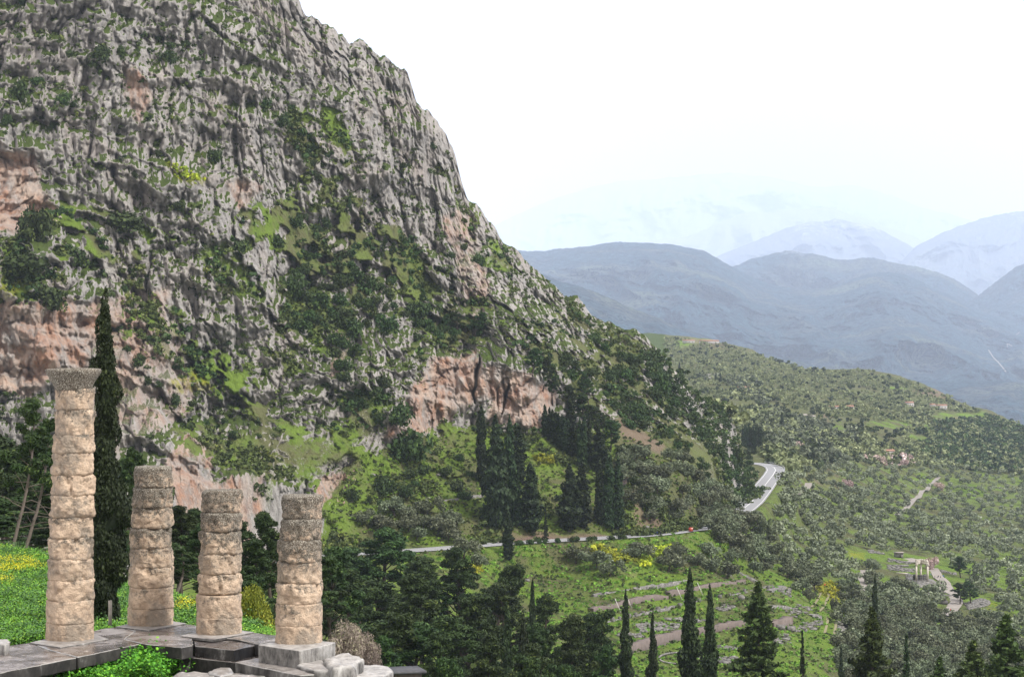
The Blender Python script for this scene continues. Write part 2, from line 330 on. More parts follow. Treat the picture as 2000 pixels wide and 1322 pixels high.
# the two dark clefts beside the orange face
def cleft(xa, ya, xb, yb, w, dep):
    w = w * (.5 + fbm(np.stack([PY / 14, PX * 0, PX * 0 + xa], -1), 3, 5)) * np.clip(np.minimum(PY - ya, yb - PY) / 30, 0, 1) + .1; dep = dep * .8
    t = np.clip((PY - ya) / (yb - ya), 0, 1); cx = xa + (xb - xa) * t + 14 * (fbm(np.stack([PY / 22, PX * 0, PX * 0 + xa], -1), 3, 6) - .5)
    return dep * np.exp(-((PX - cx) / w) ** 2) * (PY > ya) * (PY < yb)
disp = disp + cleft(938, 690, 924, 790, 3.2, 16) + cleft(995, 740, 978, 815, 2.6, 12) + cleft(700, 640, 690, 700, 8, 16)
P = ray(PX, PY, Dm + disp)
P[..., 2] += cliff * edge * np.clip((1500 - PX) / 900, .25, 1) * (fbm(sh / np.array([2.2, 4, 5]), 3, 81) - .5) * 2.4
sil_j = (fbm(np.stack([uu / 24, uu * 0, uu * 0], -1), 4, 91) - .5) * np.interp(uu, [500, 1485], [15, 5])
P[:, :, 2] += (sil_j[:, None] * np.exp(-vv[None] * 40)) * (1 - gr * .5)
P = flatten_to(P, RC, 6.5, 9, .25)
PM = P.copy(); dry = mask(PX, PY, [(.8, [(1120, 600), (1200, 640), (1290, 700), (1330, 790), (1420, 860), (1440, 1000), (1230, 960), (1210, 850), (1090, 770), (1010, 660)]), (.5, [(560, 240), (700, 300), (800, 470), (960, 600), (960, 660), (640, 640), (560, 560)])], 12, 20)
ncol = 8
back = [P[:, 0] + np.array([-.5, 7. + 9 * k, -2.5 * k - 1.3 * k * k]) * (k + 1) * .8 for k in range(ncol)][::-1]
skirt = [P[:, -1] + np.array([0, -2. * k, -12. * k]) for k in range(1, 6)]
G = np.concatenate([np.stack(back, 1), P, np.stack(skirt, 1)], 1)
def pad(a): return np.concatenate([np.repeat(a[:, :1], ncol, 1), a, np.repeat(a[:, -1:], 5, 1)], 1)
def gridfaces(a, b):
    i = np.arange(a * b).reshape(a, b); return np.stack([i[:-1, :-1], i[:-1, 1:], i[1:, 1:], i[1:, :-1]], -1).reshape(-1, 4)
mtn_faces = gridfaces(G.shape[0], G.shape[1])
mtn = tag(obj('mountain', npmesh('mountain', G, mtn_faces, mat_mtn, False, {'grass': pad(gr), 'ochre': pad(oc), 'flower': pad(ye), 'soil': pad(so), 'dry': pad(dry)})), kind='structure')

# ------------------------------------------------------------------ valley ground below and beyond the road
def zc(x, y, z): return (x, y, -z * F / (y - HY))
VP = [zc(a, b, -55) for a, b, _ in ROADP] + [
      zc(1100, 1100, -62), zc(1300, 1095, -62), zc(1000, 1150, -65), zc(1300, 1135, -66), zc(1150, 1160, -67), zc(1460, 1140, -70), zc(1300, 1175, -69.5), zc(1180, 1220, -70), zc(1450, 1180, -71), zc(1530, 1180, -73), zc(1250, 1250, -73), zc(1330, 1280, -77), zc(1450, 1240, -76),
      zc(1560, 1140, -76), zc(1640, 1140, -84), zc(1600, 1210, -80), zc(1640, 1250, -82), zc(1810, 1130, -92), zc(1810, 1180, -95), zc(1950, 1180, -98), zc(1700, 1250, -90), zc(1950, 1300, -100), zc(1700, 1380, -90), zc(2100, 1380, -100),
      zc(1500, 1020, -68), zc(1600, 1000, -80), zc(1800, 1000, -100), zc(2000, 1000, -110), zc(2100, 1000, -112), zc(2050, 1100, -108), zc(1800, 1060, -97), zc(1650, 1060, -86), zc(1500, 1080, -70), zc(1420, 1080, -63),
      zc(1600, 930, -72), zc(1540, 930, -60), zc(1850, 930, -96), zc(2000, 935, -105), (1550, 860, 1560), (1700, 860, 1750), (1850, 880, 2000), (2000, 885, 2150), (2100, 900, 2100),
      (1300, 655, 3600), (1200, 655, 3600), (1400, 668, 3500), (1500, 695, 3300), (1560, 714, 3200), (1700, 725, 3100), (1780, 745, 3000), (1850, 775, 2900), (1920, 805, 2800), (2000, 835, 2700), (2100, 870, 2500),
      (1450, 760, 2350), (1600, 770, 2600), (1600, 820, 1950), (1750, 800, 2450), (1480, 810, 1750), (1900, 845, 2350), (1330, 700, 3000), (1330, 780, 2100), (1380, 860, 1500), (1420, 930, 1100),
      (350, 1130, 500), (350, 1200, 430), (350, 1400, 220), (350, 1700, 120), (700, 1200, 420), (700, 1150, 490), (700, 1314, 300), (700, 1400, 230), (700, 1600, 130), (1000, 1240, 480), (1000, 1322, 380), (1000, 1450, 250), (1000, 1600, 170), (1000, 1900, 100),
      (1350, 1350, 490), (1350, 1410, 415), (1350, 1470, 330), (1350, 1530, 240), (1350, 1620, 170), (1350, 1900, 100), (1700, 1470, 420), (1700, 1530, 300), (1700, 1640, 190), (1700, 1900, 110), (2100, 1480, 430), (2100, 1560, 290), (2100, 1700, 190), (2100, 1900, 120)]
fV = rbf(VP)
RIDGE = [(1150, 640), (1240, 648), (1300, 655), (1340, 659), (1400, 668), (1450, 680), (1500, 696), (1560, 714), (1620, 719), (1700, 725), (1750, 735), (1800, 752), (1850, 775), (1890, 792), (1920, 804), (1960, 818), (2000, 834), (2060, 856), (2300, 940)]
rd_top = prof([(300, 1118), (420, 1108), (600, 1086), (830, 1070), (980, 1058), (1100, 1051), (1283, 1040), (1320, 1034)])
def vtop(x): return np.where(x < 1285, rd_top(x), prof(RIDGE)(x))
ra, rb = 760, 620
ux = np.linspace(340, 2150, ra)
tp = prof(RIDGE)(ux); ymid = np.where(ux < 1320, rd_top(ux), 1034.); r1 = 320; va = np.linspace(0, 1, r1, endpoint=False); vb = np.linspace(0, 1, rb - r1) ** 1.15
QX = np.broadcast_to(ux[:, None], (ra, rb)); QY = np.concatenate([tp[:, None] + (ymid - tp)[:, None] * va[None], ymid[:, None] + (1900 - ymid)[:, None] * vb[None]], 1)
Dv = fV(QX, QY); hid = (QX < 1420) & (QY < ybot(QX) - 14); Dv = np.where(hid, np.maximum(Dv, fM(QX, QY) * 1.13), Dv); Dv = np.minimum.accumulate(Dv, axis=1)
# gymnasium terraces, fields, flowers
G2 = [(1., [(900, 1060), (1400, 1040), (1500, 1120), (1640, 1130), (1650, 1322), (1000, 1400), (1000, 1150)]), (.75, [(300, 1050), (1500, 1000), (2200, 1000), (2200, 1950), (300, 1950)]),
      (.66, [(1300, 600), (2300, 600), (2300, 1010), (1300, 1010)])]
FIELD = [[(1620, 832), (1640, 825), (1665, 848), (1640, 852)], [(1690, 828), (1740, 820), (1785, 832), (1750, 842), (1700, 840)], [(1765, 852), (1800, 845), (1822, 860), (1800, 868), (1775, 862)], [(1800, 828), (1816, 830), (1826, 852), (1806, 850)],
         [(1815, 815), (1840, 805), (1925, 806), (1925, 818), (1840, 824)], [(1736, 757), (1760, 752), (1775, 757), (1740, 762)], [(1315, 668), (1360, 664), (1400, 668), (1330, 680)], [(1820, 770), (1840, 772), (1850, 780), (1822, 778)],
         [(1840, 960), (1920, 945), (2000, 935), (2000, 950), (1900, 970)], [(1780, 920), (1830, 930), (1800, 950), (1770, 940)], [(1660, 1075), (1830, 1085), (1800, 1110), (1660, 1130)], [(1690, 1170), (1900, 1190), (1950, 1260), (1900, 1270), (1700, 1230)]]
Y2 = [(.45, q) for q in [[(1190, 1080), (1240, 1075), (1250, 1100), (1200, 1100)], [(1255, 1075), (1315, 1072), (1312, 1090), (1270, 1088)], [(1250, 1090), (1270, 1090), (1265, 1110), (1252, 1106)], [(1150, 1070), (1190, 1072), (1185, 1090), (1150, 1082)], [(1590, 1140), (1640, 1140), (1640, 1190), (1595, 1170)]]] + [
 (.6, [(1660, 1075), (1690, 1078), (1690, 1092), (1662, 1090)]), (.6, [(1930, 1165), (1950, 1180), (1945, 1200), (1930, 1190)]), (.5, [(905, 1100), (940, 1110), (930, 1125), (905, 1120)])]
S2 = [(.8, [(1785, 764), (1850, 762), (1862, 772), (1852, 778), (1800, 772)]), (.6, [(1600, 800), (1625, 812), (1612, 830)]), (.7, [(1845, 818), (1880, 820), (1870, 828)]), (.35, [(1560, 930), (1640, 900), (1640, 960)]), (.7, [(1330, 664), (1400, 668), (1450, 690), (1340, 672)]),
      (.35, [(1180, 1105), (1250, 1110), (1240, 1130), (1190, 1130)]), (.5, [(1290, 1108), (1340, 1105), (1330, 1118), (1295, 1118)])]
g2 = mask(QX, QY, G2, 4, 8); fl2 = mask(QX, QY, Y2, 3, 7); dry2 = mask(QX, QY, [(.95, [(1180, 600), (2300, 600), (2300, 925), (1850, 915), (1640, 905), (1400, 980), (1180, 900)]), (.35, [(1400, 900), (2300, 900), (2300, 1100), (1500, 1100)])], 6, 12) * (1 - mask(QX, QY, FIELD, 1.5, 3)); so2 = mask(QX, QY, S2, 2, 4); fi2 = mask(QX, QY, FIELD, 1.5, 3)
V = ray(QX, QY, Dv)
lum = fbm(V / 9., 4, 101) - .5; lum2 = fbm(V / np.array([90, 90, 90]), 3, 103) - .5
V[..., 2] += lum * 1.1 * np.clip(Dv / 900, .4, 2) + lum2 * np.clip((Dv - 1100) / 900, 0, 1) * 22
mat_val = terrain_mat('valley_grass', .55, ((.070, .13, .018), (.29, .43, .06)))
V = flatten_to(V, RC, 6.5, 9, .25)
bk = [V[:, 0] + np.array([0, 60. * (k + 1), -9. * (k + 1) ** 1.3]) * np.clip((ux - 1320) / 60, .02, 1)[:, None] for k in range(5)][::-1]
VG = np.concatenate([np.stack(bk, 1), V], 1)
def pad2(a): return np.concatenate([np.repeat(a[:, :1], 5, 1), a], 1)
val_faces = gridfaces(VG.shape[0], VG.shape[1])
valley = tag(obj('ground', npmesh('ground', VG, val_faces, mat_val, True, {'grass': pad2(np.maximum(g2, fi2)), 'ochre': pad2(so2), 'flower': pad2(fl2), 'soil': pad2(np.clip(so2 * .9, 0, 1)), 'field': pad2(fi2), 'dry': pad2(dry2)})), kind='structure')

# ------------------------------------------------------------------ grass bank behind the temple
bt = prof([(-260, 1030), (-60, 1050), (0, 1066), (60, 1076), (140, 1098), (250, 1138), (320, 1158), (385, 1180), (450, 1205), (520, 1236), (640, 1290)])
ba, bb = 220, 150
bu = np.linspace(-260, 640, ba); bv = np.linspace(0, 1, bb)
BX = np.broadcast_to(bu[:, None], (ba, bb)); BY = bt(bu)[:, None] + (1420 - bt(bu))[:, None] * bv[None]
t = np.clip((BY - bt(BX)) / (1262 - np.minimum(bt(BX), 1240)), 0, 1.6)
Db = np.interp(BX, [-260, 0, 250, 400, 640], [150, 140, 118, 100, 84]) * (1 - np.clip(t, 0, 1)) + 80 * np.clip(t, 0, 1) - np.clip(t - 1, 0, 1) * 8
B = ray(BX, BY, Db); B[..., 2] += (fbm(B / 1.6, 4, 111) - .5) * .75 * np.clip((1250 - BY) / 40, 0, 1)
inb = (BY > 1236); B[..., 2] = np.where(B[..., 1] < 83, np.minimum(B[..., 2], -11.3), B[..., 2])
bkb = [B[:, 0] + np.array([0, 7. * (k + 1), -1.2 * (k + 1) ** 1.7]) for k in range(7)][::-1]
BG = np.concatenate([np.stack(bkb, 1), B], 1)
yb = mask(BX, BY, [[(-300, 1075), (0, 1085), (30, 1100), (90, 1120), (85, 1150), (40, 1165), (-300, 1170)], (.5, [(340, 1165), (385, 1180), (385, 1215), (350, 1200)]), (.35, [(-100, 1180), (90, 1190), (60, 1250), (-100, 1250)])], 4, 12)
def pad3(a): return np.concatenate([np.repeat(a[:, :1], 7, 1), a], 1)
m = Mat('bank_grass', .9, .2)
n1 = m.noise(1.3, 5, .7); n2 = m.noise(.45, 4); n3 = m.noise(7, 4, .7)
c = m.mix(n1, (.035, .10, .012), (.19, .36, .04)); c = m.mix(sstep(m, n2, .5, .68), c, m.mix(n3, (.03, .10, .03), (.10, .24, .06)))
c = m.mix(m.math('MULTIPLY', m.attr('flower'), sstep(m, n3, .38, .55)), c, m.mix(n1, (.5, .45, .02), (.8, .7, .02)))
m.col(c); m.bump(m.math('ADD', n1, m.math('MULTIPLY', n3, .5)), .9, .35)
bank_faces = gridfaces(BG.shape[0], BG.shape[1])
bank = tag(obj('hill', npmesh('hill', BG, bank_faces, m.m, True, {'flower': pad3(yb)})), kind='structure')

# picking: where a line of sight first meets the terrain
allv = np.concatenate([G.reshape(-1, 3), VG.reshape(-1, 3), BG.reshape(-1, 3)])
allf = np.concatenate([mtn_faces, val_faces + G.shape[0] * G.shape[1], bank_faces + G.shape[0] * G.shape[1] + VG.shape[0] * VG.shape[1]])
BVH = BVHTree.FromPolygons(allv.tolist(), allf.tolist())
bvV = BVHTree.FromPolygons(VG.reshape(-1, 3).tolist(), val_faces.tolist())
ORG = Vector((0, 0, 0))
def pick(px, py, bvh=None):
    d = Vector(((px - CX) / F, 1, -(py - HY) / F)).normalized()
    h = (bvh or BVH).ray_cast(ORG, d)
    return h[0] if h[0] is not None else None
def drop(x, y, bvh=None, z=400):
    h = (bvh or BVH).ray_cast(Vector((x, y, z)), Vector((0, 0, -1))); return h[0]
def on_ground(px, D, bvh=None):
    X = (px - CX) / F * D; return drop(X, D, bvh)

# ------------------------------------------------------------------ road and paths
def ribbon(name, line, width, mat, lift=0., cross=1):
    T = np.gradient(line[:, :2], axis=0); T /= np.linalg.norm(T, axis=1)[:, None]; N = np.stack([-T[:, 1], T[:, 0]], -1)
    rows = []
    w = np.broadcast_to(width, len(line))
    for s in np.linspace(-.5, .5, cross + 1):
        q = line.copy(); q[:, :2] += N * (w * s)[:, None]; q[:, 2] += lift; rows.append(q)
    g = np.stack(rows, 1); return npmesh(name, g, gridfaces(len(line), cross + 1)[:, ::-1].copy(), mat, True)
m = Mat('asphalt', .85); m.col(m.mix(m.noise(.8, 5), (.19, .19, .195), (.28, .28, .28))); mat_asph = m.m
mat_white = plain('road_paint', (.75, .75, .73), .7, .1, 1)
mat_track = plain('pale_gravel', (.25, .225, .20), .95, .25, .6)
road = obj('road', ribbon('road', RC, 10.0, mat_asph, 0, 2)); tag(road, kind='structure')
for s, wd in ((-4.2, .16), (4.2, .16), (0, .22)):
    T = np.gradient(RC[:, :2], axis=0); T /= np.linalg.norm(T, axis=1)[:, None]
    ln = RC.copy(); ln[:, 0] += -T[:, 1] * s; ln[:, 1] += T[:, 0] * s
    tag(obj('road_marking', ribbon('road_marking', ln, wd, mat_white, .02)), kind='structure')
def draped(px_pts, n, name, width, mat, lift=.35, bvh=None):
    P = [pick(*p, bvh or BVH) for p in px_pts]; P = [p for p in P if p]; q = crspline(np.array([tuple(p) for p in P]), n)
    for i in range(n):
        h = drop(q[i, 0], q[i, 1], bvh, 300 if bvh is None else 300)
        if h: q[i, 2] = h[2]
    q[:, 2] = crspline(q, n)[:, 2] + lift
    return tag(obj(name, ribbon(name, q, width, mat, 0, 2)), kind='structure')
for pts, w in (([(1549, 968), (1558, 962), (1568, 957), (1576, 948), (1572, 942)], 7), ([(1750, 1008), (1765, 997), (1790, 975), (1800, 960), (1815, 945), (1835, 930)], 5),
               ([(1388, 742), (1394, 728)], 16), ([(1570, 808), (1590, 816)], 5), ([(1600, 822), (1612, 830)], 9)):
    draped(pts, 40, 'path', w, mat_track, .8, bvV)

# ------------------------------------------------------------------ far ranges
FARS = []
def far(name, ridge, Dr, Db, ybase, amp, snow, seed, nn=(360, 150), gul=1., cloud_pale=0.):
    k_ = 2 if Dr < 11000 else 2.6; Dr *= k_; Db *= k_; amp = amp * 1.45 * k_; r = sorted(ridge); x0, x1 = r[0][0], r[-1][0]; f = prof(r); a, b = nn
    u = np.linspace(x0, x1, a); v = np.linspace(0, 1, b); y0 = f(u)
    k = max(3, a // 40) | 1; y0 = np.convolve(np.pad(y0, k // 2, 'edge'), np.ones(k) / k, 'valid')
    X = np.broadcast_to(u[:, None], (a, b)); Y = y0[:, None] + (ybase - y0)[:, None] * v[None]
    D = Dr + (Db - Dr) * v[None] ** .8 + X * 0
    sc = Dr * .032
    q = np.stack([X / F * Dr, D * .30, -Y / F * Dr], -1)
    wq = q + (fbm(q / (sc * 1.2), 3, seed + 3)[..., None] - .5) * sc * .9
    n = fbm(wq / np.array([sc, sc * 1.3, sc * 1.1]), 5, seed, .5, ridged=True) - .6
    D = D - n * amp * gul * np.clip(v * 5, 0, 1)[None]
    P = ray(X, Y, D)
    P[..., 2] += ((fbm(q / (Dr * .008), 4, seed + 5) - .5) * Dr * .0026) + (fbm(q / (Dr * .0009), 2, seed + 9) - .5) * Dr * .0006
    bk = [P[:, 0] + np.array([0, .05 * Dr * (k + 1), -.014 * Dr * (k + 1) ** 1.4]) for k in range(4)][::-1]
    A = np.concatenate([np.stack(bk, 1), P], 1)
    alt = (HY - Y) / F * Dr
    s = np.clip((alt - snow[0]) / (snow[1] - snow[0]), 0, 1); s = np.concatenate([np.repeat(s[:, :1], 4, 1), s], 1)
    FARS.append((A.reshape(-1, 3), gridfaces(A.shape[0], A.shape[1])))
    return tag(obj(name, npmesh(name, A, gridfaces(A.shape[0], A.shape[1]), mat_far, True, {'snow': s, 'cloud_pale': s * 0 + cloud_pale})), kind='structure')
m = Mat('forest_haze_tint', .95, .05)
a = m.noise(.007, 6, .75); b = m.noise(.0014, 5, .6); e = m.noise(.03, 3, .7)
c = m.mix(sstep(m, a, .35, .65), (.008, .026, .040), (.06, .125, .15)); c = m.mix(sstep(m, b, .48, .62), c, m.mix(a, (.06, .055, .05), (.12, .115, .105)))  # forest tones with the blue of distant haze mixed into the colour
c = m.mix(sstep(m, b, .54, .66), c, (.13, .17, .12)); c = m.mix(sstep(m, e, .48, .60), c, (.004, .016, .024))
sn = m.math('MULTIPLY', m.attr('snow'), m.math('ADD', m.noise(.004, 6, .8), m.math('MULTIPLY', m.noise(.02, 3), .25)))
c = m.mix(sstep(m, sn, .40, .60), c, (.80, .82, .86)); c = m.mix(m.math('MULTIPLY', m.attr('cloud_pale'), .62), c, (.70, .73, .80)); m.col(c); m.bump(m.math('ADD', a, m.math('MULTIPLY', e, .3)), 1., 110); mat_far = m.m  # farthest ranges whitened in their colour to stand for low cloud and haze
far('hills', [(1060, 535), (1085, 545), (1150, 565), (1230, 600), (1330, 640), (1450, 680), (1560, 706), (1640, 722), (1720, 738), (1800, 742), (1900, 744), (2150, 748)], 4800, 3200, 900, 420, (3900, 4200), 1)
far('hills', [(960, 492), (1010, 488), (1060, 492), (1150, 480), (1200, 474), (1260, 473), (1320, 477), (1370, 488), (1430, 520), (1470, 543), (1530, 562), (1600, 566), (1660, 547), (1700, 533), (1740, 530), (1780, 540), (1830, 565), (1900, 600), (2000, 635), (2150, 665)], 8200, 4900, 790, 900, (800, 1130), 2, (420, 220))
far('hills', [(1380, 545), (1430, 520), (1470, 505), (1540, 488), (1600, 500), (1640, 508), (1700, 503), (1760, 515), (1830, 530), (1870, 548), (1930, 590), (2000, 635), (2100, 690)], 9600, 8600, 700, 500, (780, 1250), 3)
far('hills', [(1850, 640), (1880, 600), (1930, 560), (1985, 520), (2050, 500), (2150, 480)], 9000, 7800, 720, 400, (700, 1500), 4)
far('hills', [(1350, 530), (1400, 500), (1450, 480), (1520, 452), (1580, 433), (1640, 428), (1700, 440), (1760, 470), (1830, 510), (1880, 548), (1950, 600)], 12500, 11000, 640, 700, (730, 2900), 5, cloud_pale=.45)
far('hills', [(1740, 530), (1790, 480), (1850, 450), (1920, 425), (2000, 412), (2150, 395)], 12000, 10000, 640, 700, (780, 3300), 6, cloud_pale=.4)
far('hills', [(940, 500), (1100, 485), (1200, 476), (1350, 462), (1400, 435), (1460, 415), (1550, 410), (1620, 405), (1700, 430), (1800, 470)], 17000, 15000, 620, 900, (1200, 6000), 7, cloud_pale=.9)
far('hills', [(900, 470), (1000, 425), (1100, 380), (1200, 356), (1420, 338), (1500, 345), (1600, 367), (1660, 360), (1720, 375), (1800, 405), (1900, 432), (2150, 455)], 22000, 19500, 600, 1200, (1200, 7000), 8, cloud_pale=1.)
# ------------------------------------------------------------------ plants
def leafcloud(Cn, Rd, n, size, up=0., shell=.5, asp=1.6, seed=0, tint=None):
    g = np.random.default_rng(seed); Cn = np.asarray(Cn, float); Rd = np.asarray(Rd, float)
    if Rd.ndim == 1: Rd = np.repeat(Rd[:, None], 3, 1)
    w = (Rd[:, 0] * Rd[:, 2]); k = g.choice(len(Cn), n, p=w / w.sum())
    d = g.normal(size=(n, 3)); d /= np.linalg.norm(d, axis=1)[:, None]
    r = shell + (1 - shell) * g.random(n) ** .6; r = np.where(g.random(n) < .12, r * 1.12, r)
    p = Cn[k] + Rd[k] * d * r[:, None]
    nn = d * .7 + g.normal(size=(n, 3)) * .75; nn[:, 2] += up * .3; nn /= np.linalg.norm(nn, axis=1)[:, None] + 1e-9
    a = np.cross(nn, g.normal(size=(n, 3)) * (1 - up) + np.array([0, 0, 1.]) * up * 2 @ np.eye(3)); a /= np.linalg.norm(a, axis=1)[:, None] + 1e-9
    b = np.cross(nn, a); s = size * (.6 + .8 * g.random(n)) * .5
    if up > .5: a, b = b, a
    a = a * (s * asp ** .5)[:, None]; b = b * (s / asp ** .5)[:, None]
    V = np.stack([p - a - b * .4, p + b - a * .1, p + a + b * .2, p - b], 1).reshape(-1, 3)
    bt_ = g.random(len(Cn)); c = np.clip(.35 * bt_[k] + .65 * g.random(n), 0, 1) if tint is None else np.clip(tint[k] + .5 * g.random(n) - .25, 0, 1)
    return V, np.arange(n * 4).reshape(-1, 4), np.repeat(c, 4)
def leafmesh(name, mat, *parts):
    V = []; Fc = []; c = []; o_ = 0
    for v, f, a in parts: V.append(v); Fc.append(f + o_); c.append(a); o_ += len(v)
    return npmesh(name, np.concatenate(V), np.concatenate(Fc), mat, False, {'rnd': np.concatenate(c)})
M_olive = leaf_mat('olive_leaf', (.045, .058, .030), (.17, .195, .112), (.26, .29, .185))
M_shrub = leaf_mat('shrub_leaf', (.012, .026, .007), (.050, .085, .018), (.10, .15, .03))
M_cyp = leaf_mat('cypress_leaf', (.009, .018, .006), (.028, .050, .013), (.055, .085, .022))
M_pine = leaf_mat('pine_needles', (.009, .021, .006), (.040, .072, .014), (.10, .14, .03))
M_fir = leaf_mat('fir_needles', (.018, .036, .008), (.06, .095, .018), (.12, .16, .03))
M_fl2 = leaf_mat('broom_flower', (.14, .20, .02), (.46, .50, .03), (.66, .66, .04))
M_yel = leaf_mat('yellow_green_leaf', (.09, .13, .012), (.28, .32, .03), (.42, .42, .05))
M_pink = leaf_mat('blossom', (.30, .20, .18), (.55, .42, .40), (.70, .60, .58))
M_twig = leaf_mat('bare_twigs', (.12, .095, .075), (.28, .235, .19), (.34, .33, .20))
M_tuft = leaf_mat('low_scrub_leaf', (.03, .055, .014), (.105, .145, .035), (.20, .24, .05))
M_olive2 = leaf_mat('valley_olive_leaf', (.065, .08, .045), (.22, .25, .155), (.30, .33, .22))
M_hill = leaf_mat('hillside_leaf', (.11, .135, .055), (.25, .275, .125), (.31, .33, .16))
M_weed2 = leaf_mat('bank_leaf', (.07, .15, .018), (.20, .37, .045))
M_weed = leaf_mat('weed_leaf', (.03, .12, .01), (.10, .34, .02), (.20, .44, .03))
B_dark = bark_mat('dark_bark', (.035, .028, .024), (.11, .09, .075))
B_grey = bark_mat('grey_bark', (.09, .08, .07), (.26, .24, .22))
def tree(root, trunk_mb, bark, crown_me):
    t = trunk_mb.build('trunk', bark, root, True); c = obj('crown', crown_me, root); return root
protos = {}
def limb(g, p0, d, ln, r0, n=5, wob=.12, lift=0):
    P = [np.array(p0, float)]; d = np.array(d, float)
    for i in range(n):
        d = d + g.normal(size=3) * wob + np.array([0, 0, lift]); d /= np.linalg.norm(d); P.append(P[-1] + d * ln / n)
    return np.array(P), np.linspace(r0, r0 * .3, n + 1)
def new_proto(kind, H, W_):
    r = empty(kind, (0, 0, -5000)); protos.setdefault(kind, []).append((r, H, W_)); return r
for i in range(4):                                   # olive: short forked trunk, broad uneven crown
    g = np.random.default_rng(100 + i); r = new_proto('olive_tree', 5.2, 6.0); t = MB()
    P, q = limb(g, (0, 0, -.6), (.1 * g.normal(), .1 * g.normal(), 1), 2.2, .32, 4); t.tube(P, q * 1.1, 7)
    ends = []
    for k in range(4):
        a = k * 1.6 + g.random(); P2, q2 = limb(g, P[-1] - [0, 0, .2], (math.cos(a), math.sin(a), 1.0), 2.1, .16, 4, .18); t.tube(P2, q2, 5); ends.append(P2[-1])
    cc = []; rr = []
    for e in ends:
        for _ in range(4): cc.append(e + g.normal(size=3) * (.75, .75, .5)); rr.append(np.array([1, 1, .8]) * (.75 + .6 * g.random()))
    cc = np.array(cc); cc[:, 2] = np.clip(cc[:, 2], 1.9, 4.5); cc[:, :2] *= 1.15
    tree(r, t, B_dark, leafmesh('crown', M_olive, leafcloud(cc, rr, 1500, .42, .1, .45, 1.7, 5 + i)))
for i in range(4):                                   # round shrub
    g = np.random.default_rng(150 + i); cc = g.normal(size=(9, 3)) * (.75, .75, .35) + (0, 0, 1.1); rr = (.7 + .55 * g.random((9, 1))) * np.array([[1, 1, .85]])
    o_ = obj('shrub', leafmesh('shrub', M_shrub, leafcloud(cc, rr, 900, .34, .1, .4, 1.5, 60 + i))); o_.location = (0, 0, -5000); protos.setdefault('shrub', []).append((o_, 2.5, 3.6))
def cyp_me(g, H, Wd, n, size, sh=.5, name='crown'):
    nb = 46; z = np.linspace(.05, .985, nb); pr = np.interp(z, [0, .05, .14, .25, .42, .62, .8, .93, 1], sh_prof[sh])
    cc = np.stack([g.normal(size=nb) * .15 * Wd * pr, g.normal(size=nb) * .15 * Wd * pr, z * H], -1); rr = np.stack([pr * Wd * .46 * (.70 + .5 * g.random(nb))] * 2 + [np.full(nb, H / nb * 2.1)], -1)
    v, f, a = leafcloud(cc, rr, n, size, .85, .72, 2.4, int(g.integers(1e6))); return leafmesh(name, M_cyp, (v, f, a)), cc, rr
sh_prof = {.5: [.3, .6, .9, 1, .92, .72, .48, .24, .05], .9: [.3, .7, .92, 1, .97, .85, .64, .36, .06], .3: [.4, .75, .98, 1, .86, .62, .38, .18, .04], .1: [.45, .62, .9, 1, .9, .64, .42, .26, .06]}
def blobcore(cc, rr, k=.74):
    mb = MB(); n = 8; cc = cc[::3]; rr = rr[::3]
    V = [(cc[i][0] + rr[i][0] * k * math.cos(t), cc[i][1] + rr[i][0] * k * math.sin(t), cc[i][2]) for i in range(len(cc)) for t in np.linspace(0, 2 * math.pi, n, endpoint=False)]
    mb.add(V, [(i * n + j, i * n + (j + 1) % n, (i + 1) * n + (j + 1) % n, (i + 1) * n + j) for i in range(len(cc) - 1) for j in range(n)]); return mb
def cypress(kind, g, H, Wd, n, size, sh):
    r = new_proto(kind, H, Wd); me, cc, rr = cyp_me(g, H, Wd, n, size, sh); t = MB().tube([(0, 0, -.8), (0, 0, H * .08), (0, 0, H * .6)], [Wd * .10, Wd * .08, .03], 7)
    tree(r, t, B_grey, me); cb = blobcore(cc, rr); me2 = cb.mesh('inner_foliage', M_cyp); obj('inner_foliage', me2, [c for c in r.children if c.name.startswith('crown')][0]); return r
for i, (sh, w_) in enumerate(((.5, 2.2), (.9, 2.4), (.9, 1.9), (.3, 3.2))): cypress('cypress', np.random.default_rng(200 + i), 18, w_, 3600, .55, sh)
cypress('slim_cypress', np.random.default_rng(231), 23, 2.1, 12000, .30, .9); cypress('slim_cypress', np.random.default_rng(233), 23, 2.3, 12000, .30, .5)
cypress('great_cypress', np.random.default_rng(232), 20, 2.2, 42000, .15, .1)
for i in range(5):                                   # pine: bare lower trunk, layered irregular pads of needles
    g = np.random.default_rng(300 + i); H = 15.; r = new_proto('pine_tree', H, 8.); t = MB()
    P, q = limb(g, (0, 0, -1), (.12 * g.normal(), .12 * g.normal(), 1), H * .95, .3, 9, .06); t.tube(P, q, 7); cc = []; rr = []
    for k in range(26):
        f = .26 + .72 * (k + g.random()) / 26; a = k * 2.4 + g.random(); j = f * 9; b0 = P[int(j)] * (1 - j % 1) + P[min(9, int(j) + 1)] * (j % 1)
        ln = (1.13 - f) * 5.4 * (.55 + .75 * g.random()); P2, q2 = limb(g, b0, (math.cos(a), math.sin(a), .55), ln, .10, 5, .15, .05); t.tube(P2, q2, 4, False)
        for s in (3, 4, 5):
            cc.append(P2[s] + g.normal(size=3) * .25 + [0, 0, .25]); rr.append(np.array([1, 1, .6]) * (.45 + .55 * g.random()))
    cc.append(P[-1]); rr.append(np.array([.9, .9, .9]))
    tree(r, t, B_dark, leafmesh('crown', M_pine, leafcloud(cc, rr, 15000, .26, .3, .2, 3.2, 70 + i)))
